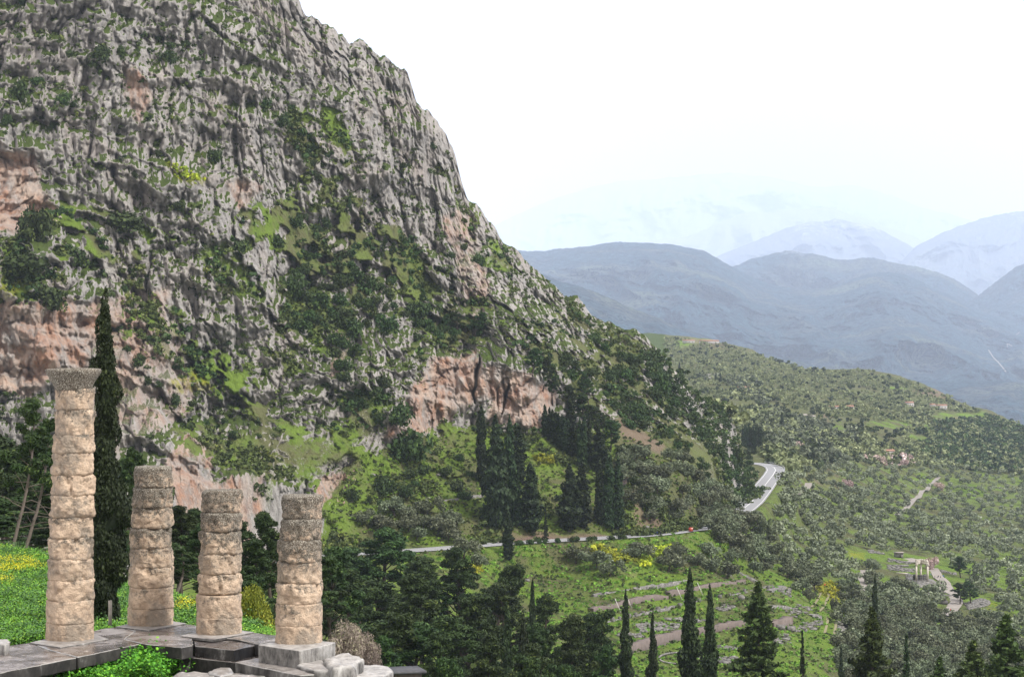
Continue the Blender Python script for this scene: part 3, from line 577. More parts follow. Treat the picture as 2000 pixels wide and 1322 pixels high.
g = np.random.default_rng(350); r = new_proto('leaning_pine', 15., 7.); t = MB(); P, q = limb(g, (0, 0, -1), (.05, 0, 1), 14.6, .2, 12, .09); t.tube(P, q, 7); cc = []; rr = []
for k in range(24):                                  # tall pine with a long bare trunk, dead twigs below, thin tufts above
    f = .30 + .68 * k / 24; j = f * 12; b0 = P[int(j)] * (1 - j % 1) + P[min(12, int(j) + 1)] * (j % 1); a = k * 2.4; ln = 2.6 * (.5 + g.random()) * (1.2 - .5 * f); P2, q2 = limb(g, b0, (math.cos(a), math.sin(a), .25), ln, .05, 5, .2); t.tube(P2, q2, 4, False)
    if f > .52:
        for s in (3, 5): cc.append(P2[s]); rr.append(np.array([1, 1, .55]) * (.4 + .4 * g.random()))
tree(r, t, bark_mat('pine_bark', (.05, .04, .034), (.17, .14, .12)), leafmesh('crown', M_pine, leafcloud(cc, rr, 9000, .22, .3, .2, 3.4, 351)))
def fir(g, H, Wd, n, size, mat, kind='fir_tree', layers=26):
    r = new_proto(kind, H, Wd); t = MB().tube([(0, 0, -1), (0, 0, H * .5), (0, 0, H)], [.28, .16, .02], 7); cc = []; rr = []
    for k in range(layers * 6):
        f = (k // 6 + g.random()) / layers; a = k * 2.4 + g.random(); z = H * (.06 + .94 * f); L_ = (1 - f) ** .8 * Wd * .5 * (.6 + .5 * g.random())
        for s in (.35, .7, 1.):
            cc.append([math.cos(a) * L_ * s, math.sin(a) * L_ * s, z - L_ * s * .12 + .12 * L_ * s * s]); rr.append([max(.12, L_ * .26)] * 2 + [.22])
        if f < .8: t.tube([(0, 0, z), (math.cos(a) * L_, math.sin(a) * L_, z - .1 * L_)], [.05, .02], 4, False)
    tree(r, t, B_dark, leafmesh('crown', mat, leafcloud(cc, rr, n, size, .2, .2, 2.2, int(g.integers(1e6)))))
fir(np.random.default_rng(401), 17, 7.5, 16000, .36, M_fir); fir(np.random.default_rng(402), 14, 4.0, 6000, .30, M_cyp, 'small_fir_tree', 20)
for i in range(1):                                   # leafless tree: fine twigs
    g = np.random.default_rng(500 + i); r = new_proto('bare_tree', 4.6, 5.0); t = MB(); P, q = limb(g, (0, 0, -.4), (.1, 0, 1), 1.6, .14, 4); t.tube(P, q, 6); tips = []
    for k in range(9):
        a = k * .75; P2, q2 = limb(g, P[-1 - k % 2], (math.cos(a), math.sin(a), .9), 2.2, .07, 5, .2); t.tube(P2, q2, 4, False)
        for j in range(5):
            P3, q3 = limb(g, P2[2 + j % 4], g.normal(size=3) + [math.cos(a) * .6, math.sin(a) * .6, .8], 1.1, .025, 4, .25); t.tube(P3, q3, 3, False); tips.append(P3[-1])
    tree(r, t, B_grey, leafmesh('crown', M_twig, leafcloud(tips, np.full(len(tips), .42), 900, .26, 0, .1, 7., 80 + i)))
def bush_proto(kind, mat, n, size, sd, asp=1.6, H=2.5):
    g = np.random.default_rng(sd); cc = g.normal(size=(12, 3)) * (.8, .8, .4) + (0, 0, 1.15); rr = (.6 + .5 * g.random((12, 1))) * np.array([[1, 1, .85]])
    t = MB()
    for k in range(7): P, q = limb(g, (0, 0, -.2), g.normal(size=3) * (.6, .6, 0) + [0, 0, 1], 1.9, .06, 5, .15); t.tube(P, q, 4, False)
    r = new_proto(kind, 2.6, 3.8); t.build('stems', B_grey, r); obj('foliage', leafmesh('foliage', mat, leafcloud(cc, rr, n, size, .1, .2, asp, sd)), r)
bush_proto('yellow_green_bush', M_yel, 9000, .12, 601); bush_proto('dry_bush', M_twig, 7000, .13, 602, 4.); bush_proto('blossom_tree', M_pink, 1500, .3, 603)
used = set()
def plant(kind, base, h, w, label, group=None, cat='tree', var=None, rz=None, tilt=None):
    L_ = protos[kind]; j = (var if var is not None else random.randrange(len(L_))) % len(L_); src, H, Wd = L_[j]
    if src.name not in used: used.add(src.name); c = src
    else: c = copy_tree(src)
    c.location = base; s = w / Wd; c.scale = (s, s, h / H); c.rotation_euler = tilt if tilt else (0, 0, random.random() * 6.28 if rz is None else rz)
    tag(c, label, cat, group); return c
def at_top(kind, px, top, w_px, D, label, cat='tree', group=None, bvh=None, **k):
    b = on_ground(px, D, bvh)
    if b is None: return None
    h = (HY - F * b[2] / D - top) / F * D
    return plant(kind, (b[0], b[1], b[2] - .3), h + .3, w_px / F * D, label, group, cat, **k)
def at_base(kind, px, base, top, w_px, label, cat='tree', group=None, **k):
    b = pick(px, base)
    if b is None: return None
    D = b[1]; return plant(kind, (b[0], b[1], b[2] - .3), (base - top) / F * D + .3, w_px / F * D, label, group, cat, **k)
inp = lambda x, y, poly: bool(inpoly(np.array([float(x)]), np.array([float(y)]), poly)[0])
def sprinkle(poly, n, sx, sy, seed, avoid=()):
    """positions spread over a region, spacing shrinking with distance"""
    g = np.random.default_rng(seed); a = np.array(poly, float); x0, y0 = a.min(0); x1, y1 = a.max(0); out = []
    X = g.uniform(x0, x1, n * 12); Y = g.uniform(y0, y1, n * 12); ok = inpoly(X, Y, poly)
    for av in avoid: ok &= ~inpoly(X, Y, av)
    grid = {}
    for x, y in zip(X[ok], Y[ok]):
        if len(out) >= n: break
        kx, ky = int(x // sx), int(y // sy)
        if any(((x - u) / sx) ** 2 + ((y - v) / sy) ** 2 < 1 for i in (-1, 0, 1) for j in (-1, 0, 1) for u, v in grid.get((kx + i, ky + j), ())): continue
        grid.setdefault((kx, ky), []).append((x, y)); out.append((x, y))
    return out
def clump(p, sc=28, th=.5, seed=601): return float(fbm(np.array([tuple(p)]) / sc, 3, seed)[0]) > th
# ------------------------------------------------------------------ where the plants stand
at_base('great_cypress', 205, 1222, 578, 78, 'very tall dark cypress right behind the tallest column', rz=.4)
CG = 'dark cypresses on the slope above the road'
for px, top, base, w, lb, v in (
    (940, 795, 943, 18, 'slim cypress standing a little apart at the upper end of the big clump', 1), (968, 815, 1030, 46, 'broad shaggy cypress, the widest of the big clump above the road', 3), (995, 815, 1018, 17, 'tall thin cypress rising through the big clump', 2),
    (981, 868, 1024, 20, 'cypress in front of the broad shaggy one', 1), (1009, 925, 1027, 18, 'short cypress between the tall thin one and a cone-shaped one', 1), (1036, 905, 1037, 32, 'cone-shaped cypress at the road end of the big clump', 0),
    (1012, 830, 940, 26, 'cypress at the back of the big clump', 0), (1112, 908, 1036, 40, 'wide cone-shaped cypress of the pair above the reddish bank', 3), (1137, 903, 1030, 28, 'narrower cypress of the pair above the reddish bank', 0),
    (1172, 903, 1025, 16, 'slimmest of three pointed cypresses near the stone hut', 2), (1190, 892, 1034, 22, 'tallest and middle of three pointed cypresses near the stone hut', 1), (1207, 895, 1036, 18, 'cypress nearest the stone hut', 2),
    (992, 1003, 1092, 17, 'lone cypress below the road edge, pointing up across it', 1), (1170, 838, 918, 30, 'bushy cypress at the upper edge of the slope, beside thin ones', 3)):
    at_base('cypress', px, base, top, w * 1.15, lb, group=CG, var=v)
for px, top, base, w in ((1132, 818, 915, 11), (1141, 812, 917, 12), (1151, 806, 915, 10)): at_base('cypress', px, base, top, w, 'thin cypress in the trio below the dark pines', group='thin cypress trio', var=2)
for px, top, base, w in ((1064, 790, 852, 13), (1073, 795, 858, 16), (1085, 806, 869, 18), (1097, 812, 880, 17), (1108, 820, 887, 17), (1121, 822, 895, 15), (1116, 765, 850, 18), (1079, 800, 862, 13), (1091, 808, 874, 13), (1102, 816, 884, 13)):
    at_base('cypress', px, base, top, w, 'cypress in the dense dark row at the foot of the orange cliff', group='cypress row at the cliff foot')
for k, px in enumerate(np.linspace(1451, 1486, 11)): at_base('cypress', px, 870 + 1.2 * k + random.random() * 2, 826 + random.random() * 7, 6.5, 'cypress in the dark row beyond the rocky spur', group='cypress row beyond the spur')
for px, top, base, w, lb in ((1327, 707, 731, 4.5, 'lone far cypress above the rocky spur on the hillside'), (1398, 727, 747, 4.5, 'far cypress beside the pale track'), (1407, 728, 748, 4.5, 'second far cypress beside the pale track'),
                             (1527, 804, 839, 7, 'lone cypress on the scrubby hill above the road bend'), (1617, 705, 719, 4, 'tiny cypress on the hill crest')): at_base('cypress', px, base, top, w, lb)
# tall ones at the lower edge, growing from below
for px, top, w, D, lb, v in \
    ((1222, 1158, 20, 300, 'slender cypress at the near end of the lower terrace wall', 0), (1275, 1200, 20, 290, 'shorter slender cypress in front of the lower terrace wall', 1), (1347, 1117, 31, 262, 'tallest of the slender cypresses in front of the terraces', 0),
     (1386, 1148, 31, 258, 'thick dark slender cypress next to the tallest one', 1), (1709, 1128, 17, 470, 'dark cypress behind the yellow-green fir', 0), (1643, 1262, 10, 430, 'thin small cypress between olives', 0)):
    at_top('slim_cypress', px, top, w * 1.25, D, lb, var=v)
at_top('fir_tree', 1481, 1140, 190, 270, 'large spreading fir with drooping boughs in front of the terraces'); at_top('fir_tree', 1703, 1190, 190, 255, 'yellow-green fir in front of the dark cypress')
at_top('small_fir_tree', 1567, 1236, 32, 300, 'small dark fir beside the lower meadow'); at_top('small_fir_tree', 1770, 1243, 44, 290, 'dark brownish fir among the olives'); at_top('small_fir_tree', 1066, 994, 14, 640, 'young sparse conifer beside the road')
for px, top, w, D, lb in ((1965, 1205, 260, 230, 'yellow-green conifer, the biggest in the lower corner'), (1900, 1255, 210, 225, 'yellow-green conifer lower than its big neighbour'), (1835, 1286, 150, 240, 'top of a low yellow-green conifer')):
    at_top('fir_tree', px, top, w, D, lb)
# pines
PG = 'dark pine wood below the columns'
PN = [(655, 1075, 150, 380), (700, 1045, 150, 390), (745, 1040, 160, 400), (800, 1062, 150, 390), (850, 1075, 150, 395), (905, 1068, 140, 400), (950, 1090, 130, 380), (1000, 1105, 150, 370), (1060, 1150, 110, 360), (1120, 1160, 130, 350), (1160, 1195, 100, 345),
      (640, 1130, 150, 320), (690, 1110, 170, 300), (760, 1095, 160, 310), (830, 1110, 170, 300), (900, 1130, 150, 300), (965, 1150, 150, 290), (1030, 1190, 130, 285), (1100, 1205, 150, 290), (1165, 1235, 90, 300),
      (660, 1180, 160, 240), (720, 1170, 170, 235), (800, 1180, 170, 235), (870, 1205, 150, 230), (1000, 1225, 140, 230), (1070, 1250, 120, 225), (1140, 1260, 110, 235), (760, 1240, 140, 195), (850, 1265, 120, 190), (930, 1215, 120, 240)]
for k, (px, top, w, D) in enumerate(PN): at_top('pine_tree', px + random.uniform(-8, 8), top + random.uniform(-26, 22), w * random.uniform(.8, 1.1), D, 'dark green pine in the dense wood below the columns', group=PG, bvh=bvV, var=k)
for px, top, w, D, lb in ((1040, 1135, 14, 330, 'thin dark cypress among the pines, the taller of a pair'), (990, 1180, 24, 280, 'dark cypress poking out of the pine wood'), (1022, 1200, 20, 270, 'second dark cypress poking out of the pine wood')): at_top('cypress', px, top, w, D, lb, bvh=bvV)
at_top('pine_tree', 935, 1240, 110, 190, 'pale grey-green young pine in front of the dark wood', bvh=bvV, var=1)
LG = 'pines behind the grass bank'
bankz = lambda px, D: (drop((px - CX) / F * D, D) or Vector((0, 0, -18)))[2]
def near_pine(px, top, w, D, z, lb, tilt=0, v=0, g=LG):
    kind = 'leaning_pine' if 'leaning pine' in lb else 'pine_tree'
    h = (HY + -z * F / D - top) / F * D
    return plant(kind, ((px - CX) / F * D, D, z), h, w / F * D, lb, g, var=v, tilt=(0, R(tilt), v * 1.3 if kind != 'leaning_pine' else 0))
for k, (px, top, w, D, z, tl, lb) in enumerate(((-40, 770, 200, 190, -16, 3, 'pine at the picture edge behind the yellow flowers'), (12, 735, 150, 140, -14, 11, 'tall leaning pine with a long bare trunk'), (40, 790, 150, 145, -14, 13, 'second leaning pine behind the tallest column'), (-70, 930, 180, 170, -15, 0, 'low dark pine by the yellow flowers'),
        (10, 960, 160, 180, -17, 2, 'bushy pine between leaning trunks'), (130, 930, 170, 170, -16, -3, 'dark pine directly behind the tallest column'), (95, 960, 160, 160, -15, 3, 'low pine crown behind the tallest column'), (250, 880, 110, 185, -17, 5, 'pine top between the cypress and the second column'), (300, 850, 90, 180, -17, 12, 'pine with a level spray of needles over the second column'),
        (240, 1000, 110, 165, -17, 0, 'dark pine low between cypress and second column'), (355, 975, 120, 185, -19, 3, 'pine between the second and third columns'), (345, 1060, 110, 170, -19, 10, 'leaning pine low between the second and third columns'), (385, 1010, 110, 175, -19, -2, 'pine behind the third column'), (440, 1050, 120, 160, -20, 4, 'low pine behind the third column'),
        (530, 985, 105, 190, -22, 4, 'pine between the third and fourth columns'), (495, 1040, 110, 180, -22, 2, 'lower pine between the third and fourth columns'), (560, 1060, 120, 175, -22, -4, 'pine behind the fourth column'), (600, 1100, 130, 185, -24, 3, 'pine just past the fourth column'), (510, 1110, 110, 160, -22, 0, 'dark low pine above the yellow-green bush'), (450, 1130, 120, 150, -21, 0, 'dark pine foot behind the third column'), (180, 1040, 140, 150, -16, 0, 'dark pine behind the great cypress'), (50, 1010, 160, 160, -15, 0, 'shadowy pine above the grass bank'), (-20, 1000, 160, 165, -15, 0, 'shadowy pine at the end of the grass bank'))):
    near_pine(px, top, w, D, z, lb, tl, k)
for k, (px, top, w, D, z) in enumerate(((-60, 800, 220, 205, -17), (5, 830, 210, 205, -18), (60, 860, 200, 200, -18), (110, 850, 190, 205, -18), (40, 900, 200, 190, -17), (345, 1000, 130, 200, -22), (395, 980, 120, 200, -22), (360, 1050, 130, 180, -21), (480, 1000, 110, 205, -25), (525, 1030, 120, 200, -25), (640, 1050, 140, 210, -30), (460, 1080, 120, 180, -22), (610, 1060, 130, 205, -28))): near_pine(px, top, w, D, z, 'dark pine filling the hollow behind the columns', 0, k + 2, 'pines filling the hollow behind the columns')
for px, top, w, D, z, lb, kd in ((500, 1140, 92, 100, -14, 'bright yellow-green bush between third and fourth columns', 'yellow_green_bush'), (365, 1165, 50, 100, -12.4, 'yellow-green bush by the third column', 'yellow_green_bush'), (675, 1212, 85, 82, -12.2, 'grey leafless bush behind the fourth column', 'dry_bush'), (712, 1238, 70, 84, -12.6, 'pale brown twiggy bush beside the big fallen block', 'dry_bush')):
    h = (HY + -z * F / D - top) / F * D; plant(kd, ((px - CX) / F * D, D, z), h, w / F * D, lb, None, 'bush')
# dark pines on the mountain
for k, (px, top, base, w) in enumerate(((1146, 760, 840, 55), (1174, 785, 862, 60), (1195, 815, 880, 50), (1120, 745, 820, 45), (1060, 690, 760, 45), (1080, 705, 790, 40), (1040, 670, 730, 40), (1150, 720, 790, 34))): at_base('pine_tree', px, base, top, w, 'pine in the dark clump beside the orange cliff', group='pines beside the orange cliff')
for px, top, base, w in ((895, 598, 655, 45), (925, 603, 658, 45), (945, 615, 655, 35), (870, 610, 648, 30)): at_base('pine_tree', px, base, top, w, 'pine in the dark clump on the ledge above the orange cliff', group='pines above the orange cliff')
for px, top, base, w in ((750, 460, 500, 18), (765, 470, 505, 18), (830, 560, 600, 20), (680, 380, 430, 12)): at_base('pine_tree', px, base, top, w, 'small dark pine high on the green slope', group='small pines on the green slope')
# shrubs one can name
for px, base, w, h, lb in ((198, 138, 62, 58, 'biggest dark shrub clinging high on the grey cliff'), (238, 112, 22, 26, 'small shrub beside the biggest one on the cliff'), (70, 470, 60, 75, 'dark shrub at the cliff end of the left ledge'), (250, 450, 100, 42, 'long low dark shrub on the grassy ledge under the cliff'), (40, 550, 100, 62, 'big green shrub on the left ledge'),
    (150, 520, 62, 50, 'round shrub in the middle of the left ledge'), (102, 605, 74, 60, 'shrub hanging over the red rock face'), (572, 590, 44, 60, 'tall rounded shrub at the head of the green gully'), (540, 485, 34, 30, 'single round shrub in the upper green slope'), (465, 505, 34, 40, 'grey-green shrub against the cliff edge'), (548, 252, 30, 30, 'dark shrub at the top of the central gully'),
    (940, 520, 24, 30, 'round shrub alone on the pale cliff face'), (40, 200, 34, 50, 'tall narrow shrub near the cliff top'), (118, 205, 30, 30, 'dark shrub in a cleft of the upper cliff'), (330, 125, 30, 30, 'shrub on the upper cliff below the rim'), (420, 320, 26, 30, 'round shrub beside the yellow flowering ledge'), (12, 245, 24, 26, 'shrub at the edge of the upper cliff'),
    (345, 415, 36, 24, 'low shrub under the yellow flowering ledge'), (515, 215, 26, 26, 'shrub on the cliff left of the gully'), (895, 962, 30, 30, 'single round grey-green bush in the open grass'), (785, 900, 80, 75, 'large dark bushy tree on the grass slope'), (752, 970, 40, 42, 'dark round shrub below the large bushy one'), (770, 830, 60, 50, 'dark shrub under the small rock wall')):
    at_base('shrub', px, base, base - h, w, lb, 'shrub')
# counted shrubs over the mountain
SH = [([(570, 480), (700, 520), (860, 540), (960, 610), (960, 655), (880, 665), (700, 650), (580, 640)], 62, 17, 12, 'dark shrub in the thicket across the middle of the green slope', 'middle slope thicket', (20, 44)),
      ([(480, 400), (600, 330), (690, 370), (780, 450), (860, 520), (700, 520), (560, 520), (500, 540)], 30, 22, 16, 'scattered shrub on the upper green slope', 'upper slope shrubs', (14, 32)),
      ([(560, 230), (690, 230), (690, 350), (600, 340)], 16, 18, 14, 'small shrub in the gully between the cliffs', 'gully shrubs', (12, 26)),
      ([(0, 20), (560, 10), (560, 380), (420, 420), (0, 260)], 34, 44, 34, 'small dark shrub clinging to the upper grey cliff', 'upper cliff shrubs', (10, 26)),
      ([(620, 80), (740, 130), (880, 330), (900, 450), (1000, 520), (1080, 600), (900, 560), (760, 380), (700, 220)], 24, 30, 24, 'small shrub on the steep rocky shoulder', 'shoulder shrubs', (9, 22)),
      ([(1120, 630), (1290, 700), (1330, 800), (1440, 880), (1470, 960), (1400, 1000), (1260, 990), (1215, 880), (1210, 800), (1090, 720)], 190, 11, 7, 'dark shrub on the scrubby flank above the road bend', 'flank shrubs', (14, 34)),
      ([(240, 560), (420, 700), (560, 800), (680, 870), (620, 920), (420, 860), (300, 780), (220, 660)], 30, 30, 20, 'shrub on the rocky lower slope', 'lower slope shrubs', (14, 34)),
      ([(640, 650), (760, 690), (800, 700), (740, 820), (700, 880), (640, 800)], 20, 24, 18, 'dark shrub in the rocky gully beside the orange cliff', 'rocky gully shrubs', (20, 44)),
      ([(650, 1020), (700, 900), (850, 850), (940, 860), (930, 960), (900, 1040), (700, 1060)], 20, 30, 18, 'bush scattered over the bright grass slope', 'grass slope bushes', (14, 34))]
SHL = []
for k, (poly, n, sx, sy, lb, g_, (w0, w1)) in enumerate(SH):
    for x, y in sprinkle(poly, int(n * 1.5), sx * .85, sy * .85, 900 + k):
        q = pick(x, y)
        if q is None or not clump(q, 30, .46): continue
        w = w0 + (w1 - w0) * random.random() ** 1.8; SHL.append((w, x, y, lb, g_))
SHL.sort(reverse=True)
for w, x, y, lb, g_ in SHL[:238]: at_base('shrub', x, y + w * .3, y - w * (.3 + .3 * random.random()), w, lb, 'shrub', g_)
sml = [(pick(x, y + w * .2), w) for w, x, y, _, _ in SHL[238:]]
for x, y in sprinkle([(1458, 868), (1474, 880), (1468, 925), (1455, 960)], 12, 7, 6, 951): at_base('shrub', x, y + 3, y - 9, 15, 'bush at the foot of the rocky spur beside the road bend', 'shrub', 'bushes at the road bend')
for k, px in enumerate((1006, 1018, 1032, 1045, 1057, 1080, 1109, 1120, 1147, 1158, 1190, 1202, 1215)):
    b = RC[np.argmin(abs(CX + F * RC[:, 0] / RC[:, 1] - px))]; q = drop(b[0] + .8, b[1] - 6.6); plant('shrub', q, 1.9, 1.7 + random.random(), 'small clipped round bush in the row along the road edge', 'bushes along the road edge', 'bush')
# olives
TH = [(1655, 1070), (1850, 1082), (1850, 1100), (1900, 1130), (1905, 1160), (1950, 1175), (1948, 1205), (1900, 1215), (1835, 1200), (1835, 1160), (1720, 1150), (1700, 1110), (1655, 1110)]
PATHS = [[(1460, 900), (1535, 905), (1535, 950), (1520, 1000), (1440, 1030), (1430, 1000)], [(1545, 972), (1545, 960), (1580, 940), (1585, 955)], [(1740, 1018), (1800, 955), (1840, 925), (1850, 932), (1810, 975), (1765, 1015)], [(1665, 1160), (1665, 1125), (1695, 1110), (1700, 1160)], [(1585, 1270), (1595, 1140), (1645, 1135), (1650, 1270)],
         [(1120, 1130), (1480, 1100), (1560, 1150), (1600, 1160), (1640, 1300), (1500, 1330), (1100, 1340)]]
OL = []
OLR = [([(1380, 1030), (1400, 1075), (1470, 1110), (1520, 1150), (1590, 1165), (1640, 1190), (1650, 1345), (2040, 1345), (2040, 1060), (1750, 1050), (1640, 1000), (1560, 960), (1490, 1000)], 620, 21, 8.5, 31), ([(1480, 1000), (1545, 930), (1640, 900), (1850, 905), (2040, 925), (2040, 1070), (1750, 1060), (1640, 1010)], 620, 15, 8, 32)]
for k, (poly, n, sx, sy, sd) in enumerate(OLR): OL += sprinkle(poly, n, sx, sy, sd, [TH] + PATHS)
for x, y in sprinkle([(1215, 900), (1330, 900), (1440, 980), (1390, 1018), (1270, 1030), (1225, 1000)], 40, 17, 10, 33): OL.append((x, y))
for x, y in sprinkle([(690, 1015), (800, 990), (900, 1030), (880, 1060), (760, 1064)], 12, 22, 12, 34): OL.append((x, y))
for x, y in ((1165, 1110), (1190, 1125), (1240, 1090), (1322, 1095), (1360, 1105), (1305, 1115), (1400, 1120), (1420, 1130), (1390, 1090), (1430, 1100), (1470, 1120), (1490, 1120), (1250, 1090), (905, 1090), (930, 1110), (1570, 1160), (1125, 1100)): OL.append((x, y))
ob = []
for x, y in OL:
    b = pick(x, y)
    if b is not None: ob.append((x, y, b))
ob.sort(key=lambda t: t[2][1]); near = ob[:285]; rest = ob[285:]
def olabel(x, y, D):
    if y < 1060 and x < 960: return 'grey-green olive in the clump on the bright grass beside the road', 'olives beside the road'
    if x < 1450 and y < 1035: return 'olive on the slope just above the road', 'olives above the road'
    if x < 1520 and y < 1150: return 'olive tree on the green bank between road and terraces', 'olives on the green bank'
    if x < 1700 and y < 1240: return 'olive tree in the dark grove beyond the terraces', 'grove beyond the terraces'
    if y > 1200: return 'large grey-green olive in the grove below the round temple ruin', 'grove below the round temple'
    return 'olive tree in the grove around the round temple ruin', 'grove around the round temple'
for x, y, b in near:
    D = b[1]; w = (6.2 + 2.6 * random.random()) * (1.0 if D > 600 else .9); lb, g_ = olabel(x, y, D)
    plant('olive_tree', (b[0], b[1], b[2] - .2), w * (.72 + .2 * random.random()), w, lb, g_)
def mass(name, pts, size, nleaf, lsz, mat, label, cat, seed, asp=1.5, var=.4, hz=.75):
    g = np.random.default_rng(seed); P = np.array([tuple(p) for p in pts]); n = len(P); s = size * (1 - var + 2 * var * g.random(n)) if not hasattr(size, '__len__') else size
    k = 3; cc = np.repeat(P, k, 0) + g.normal(size=(n * k, 3)) * np.repeat(s, k)[:, None] * (.28, .28, .12); cc[:, 2] += np.repeat(s, k) * .36; rr = np.repeat(s, k)[:, None] * (.2 + .16 * g.random((n * k, 1))) * np.array([[1, 1, hz]])
    rnd = np.repeat(g.random(n), k) * .72
    V = [];  m_ = nleaf; kk = np.repeat(np.arange(n * k), m_); N = len(kk); d = g.normal(size=(N, 3)); d /= np.linalg.norm(d, axis=1)[:, None]
    p = cc[kk] + rr[kk] * d * (.6 + .4 * g.random((N, 1))); nn = d + g.normal(size=(N, 3)) * .6; a = np.cross(nn, g.normal(size=(N, 3))); a /= np.linalg.norm(a, axis=1)[:, None]; b = np.cross(nn, a); b /= np.linalg.norm(b, axis=1)[:, None]
    q = (lsz * np.repeat(np.repeat(s, k), m_) * (.6 + .8 * g.random(N)) * .5)[:, None]; a = a * q * asp ** .5; b = b * q / asp ** .5
    V = np.stack([p - a - b * .5, p + b - a * .2, p + a + b * .2, p - b], 1).reshape(-1, 3)
    return tag(obj(name, npmesh(name, V, np.arange(N * 4).reshape(-1, 4), mat, False, {'rnd': np.repeat(np.clip(rnd[kk] + .30 * g.random(N), 0, 1), 4)})), label, cat, kind='stuff')
sml = [(p, w / F * p[1]) for p, w in sml if p]; mass('small_shrubs', [p for p, _ in sml], np.array([w for _, w in sml]), 70, .13, M_shrub, 'smaller dark shrubs strewn over the mountain between the big ones', 'scrub', 40)
dist = np.array([b[1] for _, _, b in rest]); mass('olive_grove', [b for _, _, b in rest], 6.4 + 2.6 * rng.random(len(rest)), 70, .12, M_olive2, 'olive grove spreading over the valley floor to the gorge', 'grove', 41)
# scrub of the far hillside: several tones
def picks(poly, n, sx, sy, sd, avoid=()):
    out = []
    for x, y in sprinkle(poly, n, sx, sy, sd, avoid):
        b = pick(x, y)
        if b is not None and b[1] > 950: out.append(b)
    return out
HILL = [(1300, 658), (1400, 670), (1500, 698), (1560, 716), (1700, 727), (1800, 756), (1920, 808), (2010, 838), (2010, 930), (1850, 915), (1640, 905), (1560, 930), (1500, 900), (1440, 840), (1380, 780), (1300, 700)]
a = [p for p in picks(HILL, 3600, 5.5, 3.0, 51, FIELD) if clump(p, 240, .42)]; mass('hillside_scrub', a, 6.0, 12, .30, M_hill, 'olive-green scrub covering the far hillside', 'scrub', 52, var=.5)
a = picks(HILL, 650, 8, 4.5, 53, FIELD); mass('dark_hillside_scrub', a, 6.5, 14, .30, M_shrub, 'dark round bushes dotting the far hillside', 'scrub', 54, var=.45)
a = picks([(1780, 850), (1840, 820), (1930, 812), (2010, 840), (2010, 925), (1900, 920), (1800, 890)], 1500, 4.5, 2.6, 55, FIELD); mass('gorge_woodland', a, 6.5, 14, .30, M_shrub, 'dense dark woodland on the side of the gorge', 'woodland', 56)
a = picks([(1300, 735), (1480, 740), (1500, 790), (1480, 860), (1560, 900), (1640, 905), (1600, 850), (1660, 870), (1700, 850), (1500, 800), (1400, 740)], 700, 6, 3.2, 57, FIELD); mass('distant_olive_grove', a, 7, 14, .28, M_olive, 'pale olive trees along the foot of the far hillside', 'grove', 58)
a = picks([(1690, 900), (1750, 895), (1800, 905), (1740, 920)], 14, 9, 5, 61); mass('blossoming_trees', a, 7, 30, .2, M_pink, 'pale pink blossoming almond trees at the edge of the groves', 'blossom', 62)
for x, y in ((1655, 955), (1723, 905), (1765, 912), (1833, 957), (1560, 880)):
    b = pick(x, y)
    if b: plant('blossom_tree', b, 6.5, 8, 'pale pink blossoming tree standing in the valley olive grove', 'blossoming trees in the valley')
# spring growth on the green banks, yellow broom
a = picks2 = [p for p in (pick(x, y) for x, y in sprinkle([(640, 1092), (1100, 1062), (1380, 1040), (1480, 1100), (1600, 1130), (1650, 1240), (1650, 1330), (1000, 1340), (1000, 1160), (800, 1110)], 5200, 5, 2.2, 81)) if p]
b_ = [p for p in (pick(x, y) for x, y in sprinkle([(640, 1005), (700, 890), (870, 842), (1205, 838), (1300, 900), (1440, 985), (1380, 1028), (1100, 1045), (640, 1080)], 2600, 5, 2.6, 84)) if p]; mass('slope_growth', b_[::2], .95, 8, .42, M_weed2, 'green growth over the slope under the orange cliff', 'growth', 86, var=.6, hz=.5); mass('dry_slope_growth', b_[1::2], 1.1, 8, .42, M_tuft, 'olive-coloured tussocks over the slope under the orange cliff', 'growth', 87, var=.6, hz=.5)
mass('bank_growth', a[::2], .85, 8, .42, M_weed2, 'lush green spring growth over the banks and terraces', 'growth', 82, var=.6, hz=.5); mass('pale_bank_growth', a[1::4], 1.0, 8, .42, M_tuft, 'paler dry tussocks over the banks and terraces', 'growth', 83, var=.6, hz=.5)
for k, (pl, n_) in enumerate((([(1190, 1080), (1240, 1075), (1250, 1100), (1200, 1100)], 40), ([(1255, 1075), (1315, 1072), (1312, 1090), (1270, 1088)], 60), ([(1250, 1090), (1270, 1090), (1265, 1110), (1252, 1106)], 22), ([(1150, 1070), (1190, 1072), (1185, 1090), (1150, 1082)], 22), ([(1590, 1145), (1640, 1140), (1640, 1180), (1622, 1170), (1600, 1160)], 40), ([(1040, 893), (1090, 893), (1085, 907), (1050, 905)], 26), ([(905, 1105), (940, 1112), (930, 1125), (905, 1120)], 16), ([(1398, 1045), (1415, 1048), (1410, 1062), (1400, 1058)], 14), ([(325, 315), (350, 322), (400, 352), (395, 365), (345, 352)], 30))):
    a = [p for p in (pick(x, y) for x, y in sprinkle(pl, n_, 3.4, 2, 85 + k)) if p]
    if a: mass('yellow_broom', a, 2.0, 22, .24, M_fl2, ['yellow flowering broom on the bank beside a dark olive', 'longest strip of yellow broom on the bank below the road', 'yellow broom lower down the bank', 'thin yellow broom near the road bushes', 'yellow broom lining the wheel track', 'bright yellow broom high on the slope among cypresses', 'yellow broom at the edge of the pine wood', 'yellow broom where the road meets the olives', 'yellow blooms on a ledge of the grey cliff'][k], 'broom', 90 + k, var=.5)
